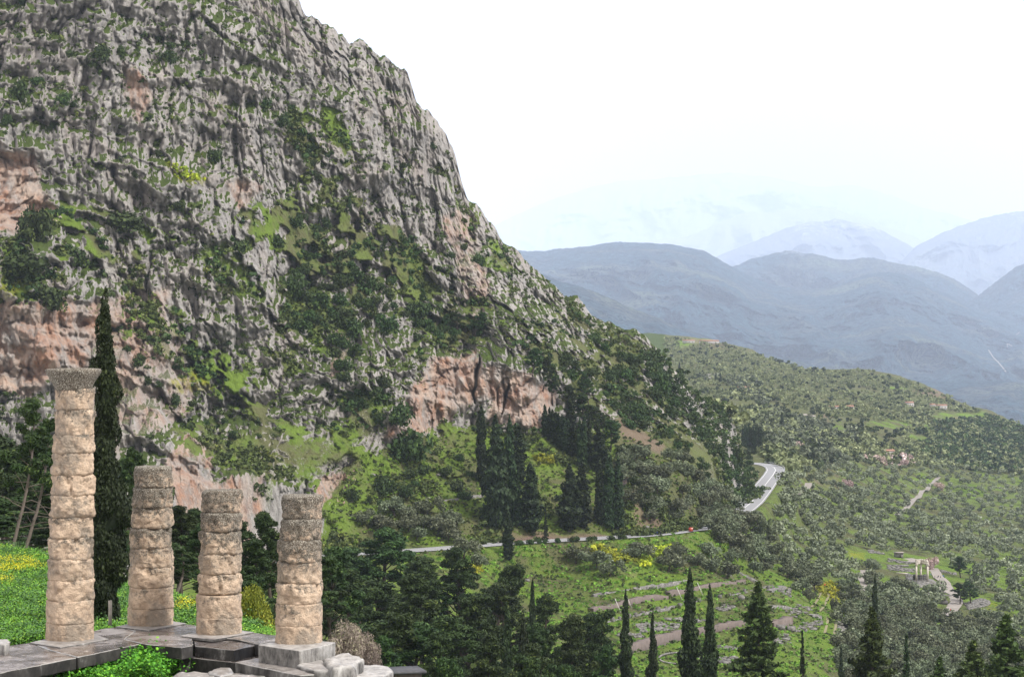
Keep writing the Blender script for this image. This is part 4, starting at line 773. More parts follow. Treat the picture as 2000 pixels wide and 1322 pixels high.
a = [p for p in (pick(x, y) for x, y in sprinkle([(1285, 690), (1310, 720), (1400, 795), (1445, 850), (1480, 925), (1478, 965), (1430, 985), (1380, 880), (1320, 800), (1240, 700)], 250, 8, 5, 961)) if p and p[1] < 1050]
mass('spur_scrub', a, 4.2, 34, .17, M_shrub, 'dark scrub covering the rocky spur down to the road bend', 'scrub', 98, var=.5)
# small scrub and tussocks over the mountain
def mpicks(n, cond, sd, th=.5):
    g = np.random.default_rng(sd); n = int(n * 2.2); i = g.integers(0, nx, n); j = g.integers(6, ny - 12, n); k = cond(i, j) & (fbm(PM[i, j] / np.array([24, 24, 18]), 3, sd) > th); return PM[i[k], j[k]]
a = mpicks(14500, lambda i, j: (gr[i, j] > .3) & (so[i, j] < .3), 71); mass('low_scrub', a, 1.9, 12, .34, M_tuft, 'low green scrub and tussocks over the mountain slope', 'scrub', 72, var=.6)
a = mpicks(3800, lambda i, j: (gr[i, j] > .25) & (so[i, j] < .3) & (PY[i, j] < 850), 73); mass('thorny_scrub', a, 2.4, 12, .34, M_shrub, 'small dark thorny scrub over the mountain slope', 'scrub', 74, var=.6)
a = mpicks(4800, lambda i, j: (gr[i, j] < .3) & (oc[i, j] < .4), 75); mass('cliff_tufts', a, 1.5, 10, .36, M_tuft, 'green tufts growing from cracks in the cliff', 'tufts', 76, var=.6)
a = mpicks(1500, lambda i, j: (gr[i, j] < .3) & (oc[i, j] < .4) & (disp[i, j] > 2), 77); mass('cliff_scrub', a, 2.3, 12, .34, M_shrub, 'dark little bushes in the clefts of the cliff', 'scrub', 78, var=.6)
# ------------------------------------------------------------------ temple: columns on the wet stone platform
import bmesh
def un(px, py, z): D = -z * F / (py - HY); return np.array([(px - CX) / F * D, D, z])
m = Mat('weathered_column_stone', .92, .15)
n1 = m.noise(1.6, 6, .7); n2 = m.noise(7, 5, .75); n3 = m.noise(26, 3, .7); sp = m.vor(16); lic = m.attr('lichen')
c = m.ramp(n1, [(.3, (.25, .19, .14)), (.46, (.47, .355, .255)), (.6, (.60, .465, .34)), (.78, (.46, .31, .22))])
c = m.mix(m.math('MULTIPLY', sstep(m, n2, .45, .7), .45), c, (.30, .23, .17))
c = m.mix(m.math('MULTIPLY', sstep(m, m.noise(.75, 5, .75), .47, .58), .78), c, m.mix(n2, (.10, .088, .072), (.33, .285, .23)))
dk = m.math('ADD', m.math('MULTIPLY', lic, .38), m.math('MULTIPLY', n1, .75)); dk = m.math('ADD', dk, m.math('MULTIPLY', m.math('SUBTRACT', n2, .5), .85))
c = m.mix(m.math('MULTIPLY', sstep(m, dk, .54, .68), .9), c, m.mix(sstep(m, n3, .40, .62), (.022, .020, .016), (.21, .19, .155)))
c = m.mix(m.math('MULTIPLY', sstep(m, m.math('ADD', n3, m.math('MULTIPLY', lic, .08)), .64, .72), m.math('MULTIPLY', lic, .6)), c, (.50, .49, .42))
c = m.mix(m.math('MULTIPLY', sstep(m, n3, .58, .72), .35), c, (.20, .15, .11)); m.col(c)
m.bump(m.math('ADD', m.math('MULTIPLY', n2, .8), m.math('ADD', m.math('MULTIPLY', n3, .35), m.math('MULTIPLY', sp, .25))), 1., .07); mat_col = m.m
def drum(name, parent, cx, D, l, r, yt, yb, lichen, seed, taper=.02, round_=.10, rough=1., hit=None):
    g = np.random.default_rng(seed); rad = (r - l) / 2 / F * D; h = (yb - yt) / F * D; nt_, nzz = 96, 26
    th = np.linspace(0, 2 * math.pi, nt_, endpoint=False); z = np.linspace(0, 1, nzz); T, Z = np.meshgrid(th, z, indexing='ij')
    q = np.stack([np.cos(T) * 2 + seed * 3.1, np.sin(T) * 2, Z * h * 1.7 + seed], -1)
    big = fbm(q * .9, 3, seed) - .5; mid = fbm(q * 2.6, 4, seed + 5) - .5; fine = fbm(q * 11, 3, seed + 9) - .5
    e = np.minimum(Z, 1 - Z) * h; cut = round_ * (.35 + 1.5 * np.clip(fbm(q * np.array([1.3, 1.3, .1]), 3, seed + 2), 0, 1)); rr = rad - cut * np.clip(1 - e / (cut * 1.25 + 1e-3), 0, 1) ** 2 * .95
    chip = np.clip(fbm(q * 1.5, 3, seed + 20) - .60, 0, 1) * 1.1
    rr = rr + rough * (big * .26 + mid * .13 + fine * .045 - chip * .5) * (rad / .85)
    cv, ce = cells((np.cos(T) * 1.3 + np.sin(T) * 2.2 + T * .8) * 1.2 + 30, Z * h * 2.4 + 30 + T * .5, seed); rr = rr + rough * ((cv - .5) * .05 - np.clip(1 - ce / .10, 0, 1) * .012)
    if rough < .9: rr = rr - .012 * np.clip(np.cos(T * 20) - .2, 0, 1)
    zt = Z * h + (fbm(np.stack([np.cos(T), np.sin(T), T * 0 + seed], -1) * 1.6, 3, seed + 4) - .5) * .16 * (Z - .5) * 2 * rough * .6
    V = [np.stack([np.cos(T) * rr, np.sin(T) * rr, zt], -1).reshape(-1, 3)]
    Fs = [((i * nzz + j), ((i + 1) % nt_) * nzz + j, ((i + 1) % nt_) * nzz + j + 1, i * nzz + j + 1) for i in range(nt_) for j in range(nzz - 1)]
    n0 = nt_ * nzz
    for k, (jj, zz) in enumerate(((0, 0), (nzz - 1, h))):     # cap rings
        prev = [i * nzz + jj for i in range(nt_)]
        for s in (.7, .35):
            ring = np.stack([np.cos(th) * rr[:, jj] * s, np.sin(th) * rr[:, jj] * s, zz + (fbm(np.stack([np.cos(th) * s * 2, np.sin(th) * s * 2, th * 0 + seed], -1), 3, seed) - .5) * .12 + 0 * th], -1)
            V.append(ring); cur = list(range(n0, n0 + nt_)); n0 += nt_
            Fs += [(prev[i], prev[(i + 1) % nt_], cur[(i + 1) % nt_], cur[i]) if k else (prev[(i + 1) % nt_], prev[i], cur[i], cur[(i + 1) % nt_]) for i in range(nt_)]; prev = cur
        V.append(np.array([[0, 0, zz]])); Fs += [(prev[i], prev[(i + 1) % nt_], n0) if k else (prev[(i + 1) % nt_], prev[i], n0) for i in range(nt_)]; n0 += 1
    V = np.concatenate(V); V[:, 0] += ((l + r) / 2 - cx) / F * D
    base = (HY - yb) / F * D; V[:, 2] += base + 9.7
    li = np.clip(lichen * .85 + .65 * lichen ** .3 * np.clip(((V[:, 2] - base - 9.7) / h - .35) * 1.3, 0, 1) ** 1.5 + .1 * np.clip((V[:, 2] - base - 9.7) / h, 0, 1), 0, 1.3)
    return obj(name, npmesh(name, V, Fs, mat_col, True, {'lichen': li}), parent)
COLS = [
 (138, 72.6, 1255, 'tallest column, eleven weathered drums still carrying its capital', [(109, 182, 759, 799, .35), (109, 185, 799, 850, .25), (104, 183, 847, 884, .2), (101, 181, 883, 926, .15), (100, 184, 926, 966, .15), (98.5, 184.5, 965, 1008, .15), (97.5, 181, 1007, 1049, .3), (95, 183, 1048, 1090, .25), (94, 182.5, 1089, 1131, .1), (93, 183, 1129, 1172, .05), (91.5, 183, 1170, 1214, 0), (90, 183, 1214, 1255, 0)]),
 (295, 76.7, 1226, 'second broken column, its two top drums dark with lichen, a chipped overhang below them', [(264, 337, 910, 951, .9), (259, 337, 951, 990, .8), (259, 338, 990, 1029, .45), (255, 333, 1029, 1069, .55), (256, 338, 1068, 1106, .35), (252.5, 338.5, 1104, 1145, .15), (251.5, 338.5, 1145, 1185, .05), (250, 338, 1185, 1225, 0)]),
 (427, 74.2, 1244, 'third broken column with a flat pale lichened top, straight sides', [(395, 472, 956, 999, .7), (391, 472, 999, 1036, .85), (389, 472, 1036, 1079, .5), (388, 471, 1079, 1118, .25), (387, 471.5, 1118, 1157, .15), (384, 471.5, 1159, 1203, .05), (382.5, 471.5, 1202, 1243, 0)]),
 (584, 70.0, 1263, 'broken column standing on the raised block, nearest the drop, top two drums blackened', [(551, 628.5, 966, 1012, .85), (547, 629, 1012, 1053, .85), (544, 629, 1053, 1094, .75), (542, 629, 1094, 1137, .35), (540, 629, 1136, 1177, .15), (539, 629, 1176, 1218, .2), (537.5, 629, 1218, 1262, 0)])]
for k, (cx, D, yb, lb, ds) in enumerate(COLS):
    r = empty('stone_column', ((cx - CX) / F * D, D, -9.7)); tag(r, lb, 'column')
    for j, (l, rr_, a, b, li) in enumerate(ds):
        low = j >= len(ds) - 2; drum('drum', r, cx, D, l, rr_, a, b + 1.2, li, 10 * k + j + 3, round_=.03 if low else .07, rough=.5 if low else 1.)
    if k == 0:                                       # capital: eroded spreading echinus
        nt_, pr = 96, [(0, .0), (.58, .0), (.64, .03), (.67, .12), (.74, .26), (.83, .42), (.92, .56), (.965, .64), (.97, .72), (.93, .76), (.5, .78), (0, .78)]
        V = []; 
        for jz, (rad, z) in enumerate(pr):
            for i in range(nt_):
                t = 2 * math.pi * i / nt_; n_ = float(fbm(np.array([[math.cos(t) * 2.5, math.sin(t) * 2.5, z * 3]]), 4, 77)[0] - .5); n2_ = float(fbm(np.array([[math.cos(t) * 9, math.sin(t) * 9, z * 9]]), 3, 78)[0] - .5)
                q = rad * (1 + (n_ * .14 + n2_ * .05) * (rad > 0)); V.append((q * math.cos(t) + .09, q * math.sin(t), z + n_ * .05))
        Fs = [(j * nt_ + i, j * nt_ + (i + 1) % nt_, (j + 1) * nt_ + (i + 1) % nt_, (j + 1) * nt_ + i) for j in range(len(pr) - 1) for i in range(nt_)]
        V = np.array(V); V[:, 2] += (HY - 762) / F * D + 9.7; cp = obj('capital', npmesh('capital', V, Fs, mat_col, True, {'lichen': np.full(len(V), 1.25)}), r)
# --- wet stone
m = Mat('wet_marble', .5, .5)
n1 = m.noise(.55, 5, .65); n2 = m.noise(3.5, 5, .7); n3 = m.noise(16, 4, .7); st = m.noise(1.3, 6, .75, (1, 1, .45))
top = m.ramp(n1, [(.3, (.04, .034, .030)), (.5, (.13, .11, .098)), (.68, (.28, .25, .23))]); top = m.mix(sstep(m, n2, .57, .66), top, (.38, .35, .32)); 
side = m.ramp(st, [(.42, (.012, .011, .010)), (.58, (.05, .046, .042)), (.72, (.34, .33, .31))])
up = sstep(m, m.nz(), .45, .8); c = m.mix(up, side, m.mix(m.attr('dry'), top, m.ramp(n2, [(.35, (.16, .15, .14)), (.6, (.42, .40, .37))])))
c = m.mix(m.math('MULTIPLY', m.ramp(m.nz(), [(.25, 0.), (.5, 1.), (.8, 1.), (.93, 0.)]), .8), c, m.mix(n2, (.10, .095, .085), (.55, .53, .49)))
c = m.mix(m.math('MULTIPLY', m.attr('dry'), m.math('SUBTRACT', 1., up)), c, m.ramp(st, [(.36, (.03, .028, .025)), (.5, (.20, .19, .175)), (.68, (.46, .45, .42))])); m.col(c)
ro = m.mix(sstep(m, n1, .42, .58), .08, .38); ro = m.mix(m.math('MAXIMUM', m.math('SUBTRACT', 1., up), m.math('MULTIPLY', m.attr('dry'), .6)), ro, .8); m.l(ro, m.b.inputs['Roughness'])
m.bump(m.math('ADD', m.math('MULTIPLY', n2, m.mix(sstep(m, n1, .42, .58), .05, 1.)), m.math('MULTIPLY', n3, .3)), .55, .05); mat_wet = m.m
def block_mesh(name, poly, z, th, bev=.05, amp=.085, dry=0., cuts=3, seed=1):
    bm = bmesh.new(); P3 = [un(a, b, z) for a, b in poly]
    vs = [bm.verts.new(p) for p in P3]; f = bm.faces.new(vs)
    if f.normal.z < 0 or True: bm.normal_update()
    r = bmesh.ops.extrude_face_region(bm, geom=[f]); ev = [v for v in r['geom'] if isinstance(v, bmesh.types.BMVert)]
    for v in ev: v.co.z -= th
    bmesh.ops.recalc_face_normals(bm, faces=bm.faces)
    bmesh.ops.bevel(bm, geom=list(bm.edges), offset=bev, segments=3, affect='EDGES', clamp_overlap=True, profile=.6)
    for _ in range(6):
        le = [e for e in bm.edges if e.calc_length() > .22]
        if not le or len(bm.faces) > 14000: break
        bmesh.ops.subdivide_edges(bm, edges=le, cuts=1, use_grid_fill=True)
        bmesh.ops.triangulate(bm, faces=[f for f in bm.faces if len(f.verts) > 4])
    co = np.array([v.co for v in bm.verts]); bm.normal_update(); no = np.array([v.normal for v in bm.verts])
    d = (fbm(co * 1.1, 3, seed) - .5) * amp * 2.2 + (fbm(co * 4.5, 3, seed + 3) - .5) * amp * .9
    co = co + no * d[:, None] * np.where(no[:, 2] > .7, .35 if amp < .1 else .8, 1)[:, None]
    for v, c_ in zip(bm.verts, co): v.co = c_
    me = bpy.data.meshes.new(name); bm.to_mesh(me); bm.free(); me.materials.append(mat_wet)
    a = me.attributes.new('dry', 'FLOAT', 'POINT'); a.data.foreach_set('value', np.full(len(me.vertices), dry, np.float32))
    me.polygons.foreach_set('use_smooth', np.ones(len(me.polygons), bool)); return me
pf = empty('temple_platform', un(300, 1240, -9.7)); tag(pf, 'wet dark stone platform of the ruined temple carrying the columns', 'platform'); inv = Vector(pf.location)
def slab(nm, poly, z, th, **k):
    me = block_mesh(nm, poly, z, th, **k); me.transform(Matrix.Translation(-inv)); return obj(nm, me, pf)
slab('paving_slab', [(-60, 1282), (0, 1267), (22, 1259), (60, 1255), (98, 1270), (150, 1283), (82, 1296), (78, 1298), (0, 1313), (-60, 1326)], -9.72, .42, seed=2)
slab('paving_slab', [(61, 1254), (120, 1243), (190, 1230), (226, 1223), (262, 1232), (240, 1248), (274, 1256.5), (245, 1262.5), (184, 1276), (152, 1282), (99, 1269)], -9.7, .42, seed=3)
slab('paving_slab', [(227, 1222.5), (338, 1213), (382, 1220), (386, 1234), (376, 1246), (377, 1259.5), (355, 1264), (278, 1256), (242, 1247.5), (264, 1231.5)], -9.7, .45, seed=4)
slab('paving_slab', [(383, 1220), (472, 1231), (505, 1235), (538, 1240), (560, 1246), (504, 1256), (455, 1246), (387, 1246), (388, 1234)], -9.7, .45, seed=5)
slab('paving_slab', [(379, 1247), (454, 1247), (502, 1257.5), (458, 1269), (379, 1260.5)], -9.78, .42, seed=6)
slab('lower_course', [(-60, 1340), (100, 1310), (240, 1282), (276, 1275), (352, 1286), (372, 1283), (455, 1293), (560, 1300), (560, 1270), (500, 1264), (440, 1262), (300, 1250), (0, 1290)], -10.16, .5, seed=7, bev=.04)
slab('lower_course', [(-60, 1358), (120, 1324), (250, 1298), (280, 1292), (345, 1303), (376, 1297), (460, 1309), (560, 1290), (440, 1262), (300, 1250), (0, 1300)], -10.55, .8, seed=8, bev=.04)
for px, py, D in ((138, 1255, 0),): pass
slab('plinth', [(58, 1254), (118, 1263.5), (212, 1247), (186, 1238), (120, 1240)], -9.655, .1, seed=9, bev=.015, amp=.012, dry=.55)
slab('plinth', [(226, 1223), (290, 1230), (364, 1216.5), (335, 1212), (270, 1213)], -9.655, .1, seed=10, bev=.015, amp=.012, dry=.6)
slab('plinth', [(352, 1241), (418, 1248), (496, 1233.5), (470, 1230), (400, 1229)], -9.655, .1, seed=11, bev=.015, amp=.012, dry=.55)
def sblock(poly, z, th, lb, **k): return tag(obj('stone_block', block_mesh('stone_block', poly, z, th, **k)), lb, 'block')
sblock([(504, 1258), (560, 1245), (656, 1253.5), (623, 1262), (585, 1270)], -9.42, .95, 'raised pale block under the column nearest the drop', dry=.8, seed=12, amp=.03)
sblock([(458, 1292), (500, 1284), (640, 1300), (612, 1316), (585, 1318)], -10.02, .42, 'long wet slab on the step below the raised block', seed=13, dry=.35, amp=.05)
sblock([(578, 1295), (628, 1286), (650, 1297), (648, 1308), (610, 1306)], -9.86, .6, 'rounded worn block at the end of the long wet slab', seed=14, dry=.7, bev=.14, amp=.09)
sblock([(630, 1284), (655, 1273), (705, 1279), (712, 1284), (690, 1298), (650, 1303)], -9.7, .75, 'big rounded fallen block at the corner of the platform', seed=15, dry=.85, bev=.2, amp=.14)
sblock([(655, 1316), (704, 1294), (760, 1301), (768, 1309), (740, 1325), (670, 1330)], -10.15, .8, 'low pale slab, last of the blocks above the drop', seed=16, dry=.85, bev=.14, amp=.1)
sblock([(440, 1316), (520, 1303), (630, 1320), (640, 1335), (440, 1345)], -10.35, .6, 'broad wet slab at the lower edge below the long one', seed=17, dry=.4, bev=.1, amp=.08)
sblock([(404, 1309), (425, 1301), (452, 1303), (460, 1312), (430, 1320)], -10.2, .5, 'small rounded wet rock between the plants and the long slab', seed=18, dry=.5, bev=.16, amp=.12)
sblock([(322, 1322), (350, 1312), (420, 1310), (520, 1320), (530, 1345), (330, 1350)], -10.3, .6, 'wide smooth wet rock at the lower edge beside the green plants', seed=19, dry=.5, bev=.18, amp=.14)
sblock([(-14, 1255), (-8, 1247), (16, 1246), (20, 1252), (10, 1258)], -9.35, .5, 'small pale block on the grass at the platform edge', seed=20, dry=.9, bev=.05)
g = un(188, 1226, -9.7); tag(MB().box((g[0], g[1] + 2.6, -9.45), (.13, .10, .95), .1, .03).build('marker_post', plain('pale_marker', (.36, .33, .29)), None), 'thin pale upright slab behind the tallest column', 'post')
# ground cover near by
M_gr = leaf_mat('grass_leaf', (.05, .12, .015), (.17, .34, .035), (.30, .42, .05))
def weeds(name, pts, h, n, lsz, mat, label, cat, seed, spread=.3):
    g = np.random.default_rng(seed); P_ = np.array(pts); N = len(P_) * n; k = np.repeat(np.arange(len(P_)), n); hh = h * (.5 + .8 * g.random(len(P_)))
    d = g.normal(size=(N, 3)); p = P_[k] + d * (spread, spread, 0) * hh[k][:, None]; p[:, 2] += hh[k] * g.random(N) ** .7
    nn = g.normal(size=(N, 3)) * .6 + [0, 0, 1]; nn /= np.linalg.norm(nn, axis=1)[:, None]; a = np.cross(nn, g.normal(size=(N, 3))); a /= np.linalg.norm(a, axis=1)[:, None]; b = np.cross(nn, a); q = (lsz * (.6 + .8 * g.random(N)) * .5)[:, None]
    V = np.stack([p - a * q * 1.3, p + b * q, p + a * q * 1.3, p - b * q], 1).reshape(-1, 3)
    return tag(obj(name, npmesh(name, V, np.arange(N * 4).reshape(-1, 4), mat, False, {'rnd': np.repeat(g.random(N), 4)})), label, cat, kind='stuff')
g = np.random.default_rng(5); pts = []
for x, y in sprinkle([(60, 1330), (150, 1300), (262, 1296), (300, 1276), (330, 1285), (345, 1300), (380, 1305), (395, 1312), (330, 1322), (310, 1345), (60, 1345)], 420, 5, 2.6, 6):
    p = un(x, y, -10.75); pts.append(p + [0, 0, .35 * (x > 250 and x < 310)])
weeds('green_plants', pts, .55, 60, .085, M_weed, 'lush bright green weeds growing in the corner of the platform', 'weeds', 7, .35)
bm_ = MB(); q = [un(a, b, -11.0) for a, b in ((-100, 1300), (500, 1270), (900, 1500), (-100, 1500))]; bm_.add(q, [(0, 1, 2, 3)]); tag(bm_.build('ground_patch', mat_val), kind='structure')
pts = []
for x, y in sprinkle([(-120, 1060), (0, 1068), (60, 1078), (140, 1100), (250, 1140), (385, 1182), (460, 1212), (540, 1245), (380, 1235), (200, 1240), (40, 1262), (-120, 1275)], 5200, 3.2, 1.5, 8):
    p = pick(x, y)
    if p and p[1] < 170: pts.append(tuple(p))
P_ = np.array(pts); fl = mask(CX + F * P_[:, 0] / P_[:, 1], HY - F * P_[:, 2] / P_[:, 1], [[(-300, 1070), (0, 1080), (30, 1095), (90, 1115), (85, 1140), (40, 1150), (-300, 1155)], (.5, [(340, 1165), (385, 1180), (385, 1215), (350, 1200)])], 4, 12)
r_ = np.random.default_rng(9).random(len(P_)); M_flow = leaf_mat('yellow_flower', (.50, .50, .02), (.80, .78, .03))
weeds('tall_grass', P_, .34, 60, .062, M_gr, 'bright green spring growth on the bank behind the columns', 'grass', 10, .5); weeds('yellow_flowers', P_[(r_ < fl) & (fbm(P_ / 3, 3, 5) > .5)], .5, 46, .045, M_flow, 'yellow wild flowers on the grass bank', 'flowers', 11, .5)
M_fen = leaf_mat('feathery_leaf', (.03, .085, .02), (.09, .20, .055)); sel = np.random.default_rng(12).random(len(P_)) < .10
weeds('fennel_clumps', P_[sel], .55, 90, .07, M_fen, 'darker feathery plants in the grass bank', 'plants', 13, .55)
# ------------------------------------------------------------------ ruins of the terraces
mat_pink = Mat('pink_masonry', .95); n1 = mat_pink.noise(.5, 4); n2 = mat_pink.noise(1.3, 4, .7, (1, 1, .5)); mat_pink.col(mat_pink.mix(sstep(mat_pink, n2, .52, .68), mat_pink.mix(n1, (.09, .073, .063), (.21, .17, .15)), (.10, .085, .075))); mat_pink.bump(n2, .6, .4); mat_pink = mat_pink.m
mat_grey = Mat('grey_ruin_stone', .95); n1 = mat_grey.noise(.9, 5, .7); mat_grey.col(mat_grey.ramp(n1, [(.35, (.07, .067, .06)), (.55, (.18, .172, .158)), (.72, (.34, .325, .30))])); mat_grey.bump(n1, .5, .3); mat_grey = mat_grey.m
mat_marb = plain('pale_marble', (.50, .455, .39), .7, .2, .8)
def gp(x, y): p = pick(x, y); return None if p is None else np.array(p)
def wall(pts, thick, mat, lb, name='retaining_wall', n=40, sub=.3):
    """pts: (px, y_bottom, height in pixels)"""
    B_ = [gp(a, b) for a, b, _ in pts]; H_ = [h * .8 / F * B_[i][1] for i, (_, _, h) in enumerate(pts)]; B_ = np.array(B_); d = np.r_[0, np.cumsum(np.linalg.norm(np.diff(B_, axis=0), axis=1))]
    n = max(int(d[-1] / 1.2), 8); t = np.linspace(0, d[-1], n); Q = np.stack([np.interp(t, d, B_[:, k]) for k in range(3)], -1); h = np.interp(t, d, H_)
    g = np.random.default_rng(int(pts[0][0])); h = h * (1 + .16 * (vnoise(np.stack([t / 4, t * 0, t * 0 + 3.3], -1), 5) - .5) * 2) + g.normal(size=n) * .12
    T = np.gradient(Q[:, :2], axis=0); T /= np.linalg.norm(T, axis=1)[:, None]; N = np.stack([-T[:, 1], T[:, 0]], -1) * thick; jog = (g.random(n) - .5) * .25
    f0 = Q.copy(); f0[:, 2] -= 1.5; f1 = Q.copy(); f1[:, 2] += h; f1[:, :2] += N * .08 + jog[:, None] * N * .3; b1 = f1.copy(); b1[:, :2] += N; b0 = f0.copy(); b0[:, :2] += N
    fm = (f0 + f1) / 2; fm[:, 1] += jog
    A = np.stack([f0, fm, f1, b1, b0], 1); me = npmesh(name, A, list(map(tuple, gridfaces(n, 5))) + [(0, 1, 2, 3, 4), tuple((n - 1) * 5 + k for k in (4, 3, 2, 1, 0))], mat)
    return tag(obj(name, me), lb, 'wall')
wall([(1160, 1195, 9), (1202, 1188, 10), (1235, 1181, 12), (1280, 1173, 14), (1307, 1170, 8)], 2, mat_pink, 'pinkish retaining wall at the back of the upper terrace, nearer stretch')
wall([(1310, 1165, 12), (1355, 1156, 9), (1400, 1147, 10), (1457, 1140, 9)], 2, mat_pink, 'retaining wall of the upper terrace, farther stretch towards the steps')
wall([(1160, 1166, 7), (1235, 1153, 5), (1334, 1138, 5), (1430, 1125, 5)], 1, mat_grey, 'low broken wall on the bank above the upper terrace')
wall([(1230, 1277, 21), (1283, 1264, 22), (1337, 1246, 19), (1379, 1237, 15), (1439, 1226, 15), (1463, 1220, 10)], 2.5, mat_pink, 'long pinkish buttressed wall holding up the lower terrace')
wall([(1512, 1224, 10), (1530, 1226, 18), (1550, 1224, 26)], 3, mat_pink, 'tall stub of the terrace wall at its far corner')
wall([(1508, 1190, 6), (1530, 1188, 8), (1552, 1194, 9)], 2, mat_grey, 'short ruined wall above the far corner stub'); wall([(1508, 1158, 6), (1530, 1150, 8), (1546, 1157, 10)], 2, mat_grey, 'ruined end wall of the upper terrace')
wall([(1588, 1206, 8), (1606, 1211, 13)], 3, mat_grey, 'small blocky ruin beside the wheel track'); wall([(1440, 1118, 4), (1460, 1130, 5), (1480, 1140, 4)], 1.2, mat_grey, 'stepped wall running down at the end of the terrace')
cu = wall([(1148, 1223, 2.5), (1240, 1204, 2.5), (1330, 1182, 2.5), (1440, 1162, 2.5), (1505, 1146, 2.5)], .8, mat_grey, 'long low kerb of the colonnade along the upper terrace', 'stone_kerb')
def rock_me(seed, mat, flat=.7):
    g = np.random.default_rng(seed); n, k = 12, 7; V = [(0, 0, -.3)]; 
    for j in range(1, k):
        for i in range(n):
            f = math.pi * j / k; t = 2 * math.pi * i / n; q = np.array([math.sin(f) * math.cos(t), math.sin(f) * math.sin(t), -math.cos(f) * flat]); nn = float(fbm(q[None] * 1.4 + seed * 3.7, 3, seed)[0]); V.append(tuple(q * .5 * (.65 + .7 * nn)))
    V.append((0, 0, .5 * flat)); Fs = [(0, 1 + (i + 1) % n, 1 + i) for i in range(n)]
    for j in range(k - 2): Fs += [(1 + j * n + i, 1 + j * n + (i + 1) % n, 1 + (j + 1) * n + (i + 1) % n, 1 + (j + 1) * n + i) for i in range(n)]
    Fs += [(1 + (k - 2) * n + i, 1 + (k - 2) * n + (i + 1) % n, len(V) - 1) for i in range(n)]
    V = np.array(V); V[:, 2] -= V[:, 2].min() * .8; return npmesh('rock', V, Fs, mat)
rocks = [rock_me(s, mat_grey) for s in range(4)]
b = gp(1448, 1171); o_ = obj('boulder', rocks[0]); o_.location = b; o_.scale = (2.2, 1.9, 2.6); tag(o_, 'dark upright boulder standing on the upper terrace grass', 'boulder')
stub = MB(); stub.tube([(0, 0, -.5), (0, 0, 1.0), (0, 0, 1.5)], [.95, .9, .8], 9); stub_me = stub.mesh('column_stub', mat_grey)
for zx, zy in ((215, 730), (265, 722), (320, 711), (367, 700), (430, 686), (470, 678), (520, 668), (570, 656), (617, 646), (667, 635), (712, 624), (757, 612), (795, 602), (885, 582), (955, 568), (1020, 556), (1080, 545), (1180, 526), (1250, 510), (1335, 497)):
    b = gp(1100 + zx / 3.333, 1000 + zy / 3.333); o_ = obj('column_stub', stub_me); o_.location = b; s = .5 + .35 * random.random(); o_.scale = (s, s, s * (.8 + .6 * random.random())); tag(o_, 'short broken column stump standing on the long terrace kerb', 'column stump', 'column stumps along the terrace kerb')
def rubble(poly, n, sd, lb, size=.75, sx=3, sy=1.6, name='rubble', mat=None):
    g = np.random.default_rng(sd); mb = MB(); nn = 0
    for x, y in sprinkle(poly, n, sx, sy, sd):
        b = gp(x, y)
        if b is None: continue
        s = size * (.5 + g.random()); mb.box((b[0], b[1], b[2] + s * .12), (s * 1.7, s * 1.2, s * .6), g.random() * 3, s * .35); nn += 1
    if nn: return tag(mb.build(name, mat or mat_grey), lb, 'rubble', kind='stuff')
sc4 = lambda L_: [(1100 + a / 3.333, 1000 + b / 3.333) for a, b in L_]
rubble(sc4([(450, 735), (560, 715), (740, 730), (745, 760), (640, 775), (500, 785)]), 130, 1, 'field of scattered foundation stones on the lower terrace'); rubble(sc4([(985, 630), (1060, 600), (1110, 615), (1050, 645)]), 30, 2, 'heap of stones in the middle of the terrace'); rubble(sc4([(640, 695), (780, 690), (930, 705), (900, 725), (780, 715)]), 40, 3, 'line of loose stones along the inner terrace')
rubble(sc4([(350, 790), (500, 795), (505, 815), (360, 812)]), 26, 4, 'stones at the near end of the lower terrace'); rubble(sc4([(1000, 865), (1150, 880), (1150, 900), (1010, 888)]), 26, 5, 'stones on the meadow below the lower wall'); rubble(sc4([(1010, 950), (1130, 945), (1120, 985), (1020, 985)]), 34, 6, 'pile of stones beside the round basin')
rubble(sc4([(1330, 470), (1440, 490), (1490, 560), (1400, 520)]), 30, 7, 'tumbled stones at the far end of the upper terrace'); rubble(sc4([(1560, 720), (1700, 700), (1660, 760), (1500, 790)]), 44, 8, 'loose stones on the bank beside the wheel track'); rubble(sc4([(1350, 790), (1450, 790), (1480, 850), (1380, 860)]), 24, 9, 'scattered stones below the two grey blocks'); rubble(sc4([(1420, 630), (1560, 600), (1620, 640), (1500, 690)]), 30, 10, 'stones strewn round the far corner of the terrace')
for (a, b_), lb in (((1415, 765), 'squared grey stone block on the meadow, nearer the terrace corner'), ((1485, 775), 'squared grey stone block on the meadow, farther from the corner')):
    b = gp(1100 + a / 3.333, 1000 + b_ / 3.333); tag(MB().box((b[0], b[1], b[2] + .7), (2.4, 1.5, 1.5), .1, .15).build('stone_block', mat_grey), lb, 'block')
ring = [gp(1327 + 40 * math.cos(t), 1287 + 11 * math.sin(t)) for t in np.linspace(0, 2 * math.pi, 33)]; ring = np.array(ring); ring[:, 2] += .3
tag(MB().tube(ring, .28, 6, False).build('stone_basin', mat_grey), 'low round stone rim of the ancient bathing basin in the meadow', 'basin')
for a, b_ in ((345, 590), (415, 560), (745, 510), (880, 480)):
    p = gp(1100 + (a + 30) / 3.333, 1000 + (b_ + 62) / 3.333); tp_ = p + np.array([-1.6, 1.2, 3.8]); tag(MB().tube([p, tp_], .09, 5).build('wall_prop', plain('pale_timber', (.5, .48, .44))), 'slanting pale timber prop leaning against the upper terrace wall', 'prop', 'props against the terrace wall')
mat_rut = plain('worn_earth', (.20, .18, .10))
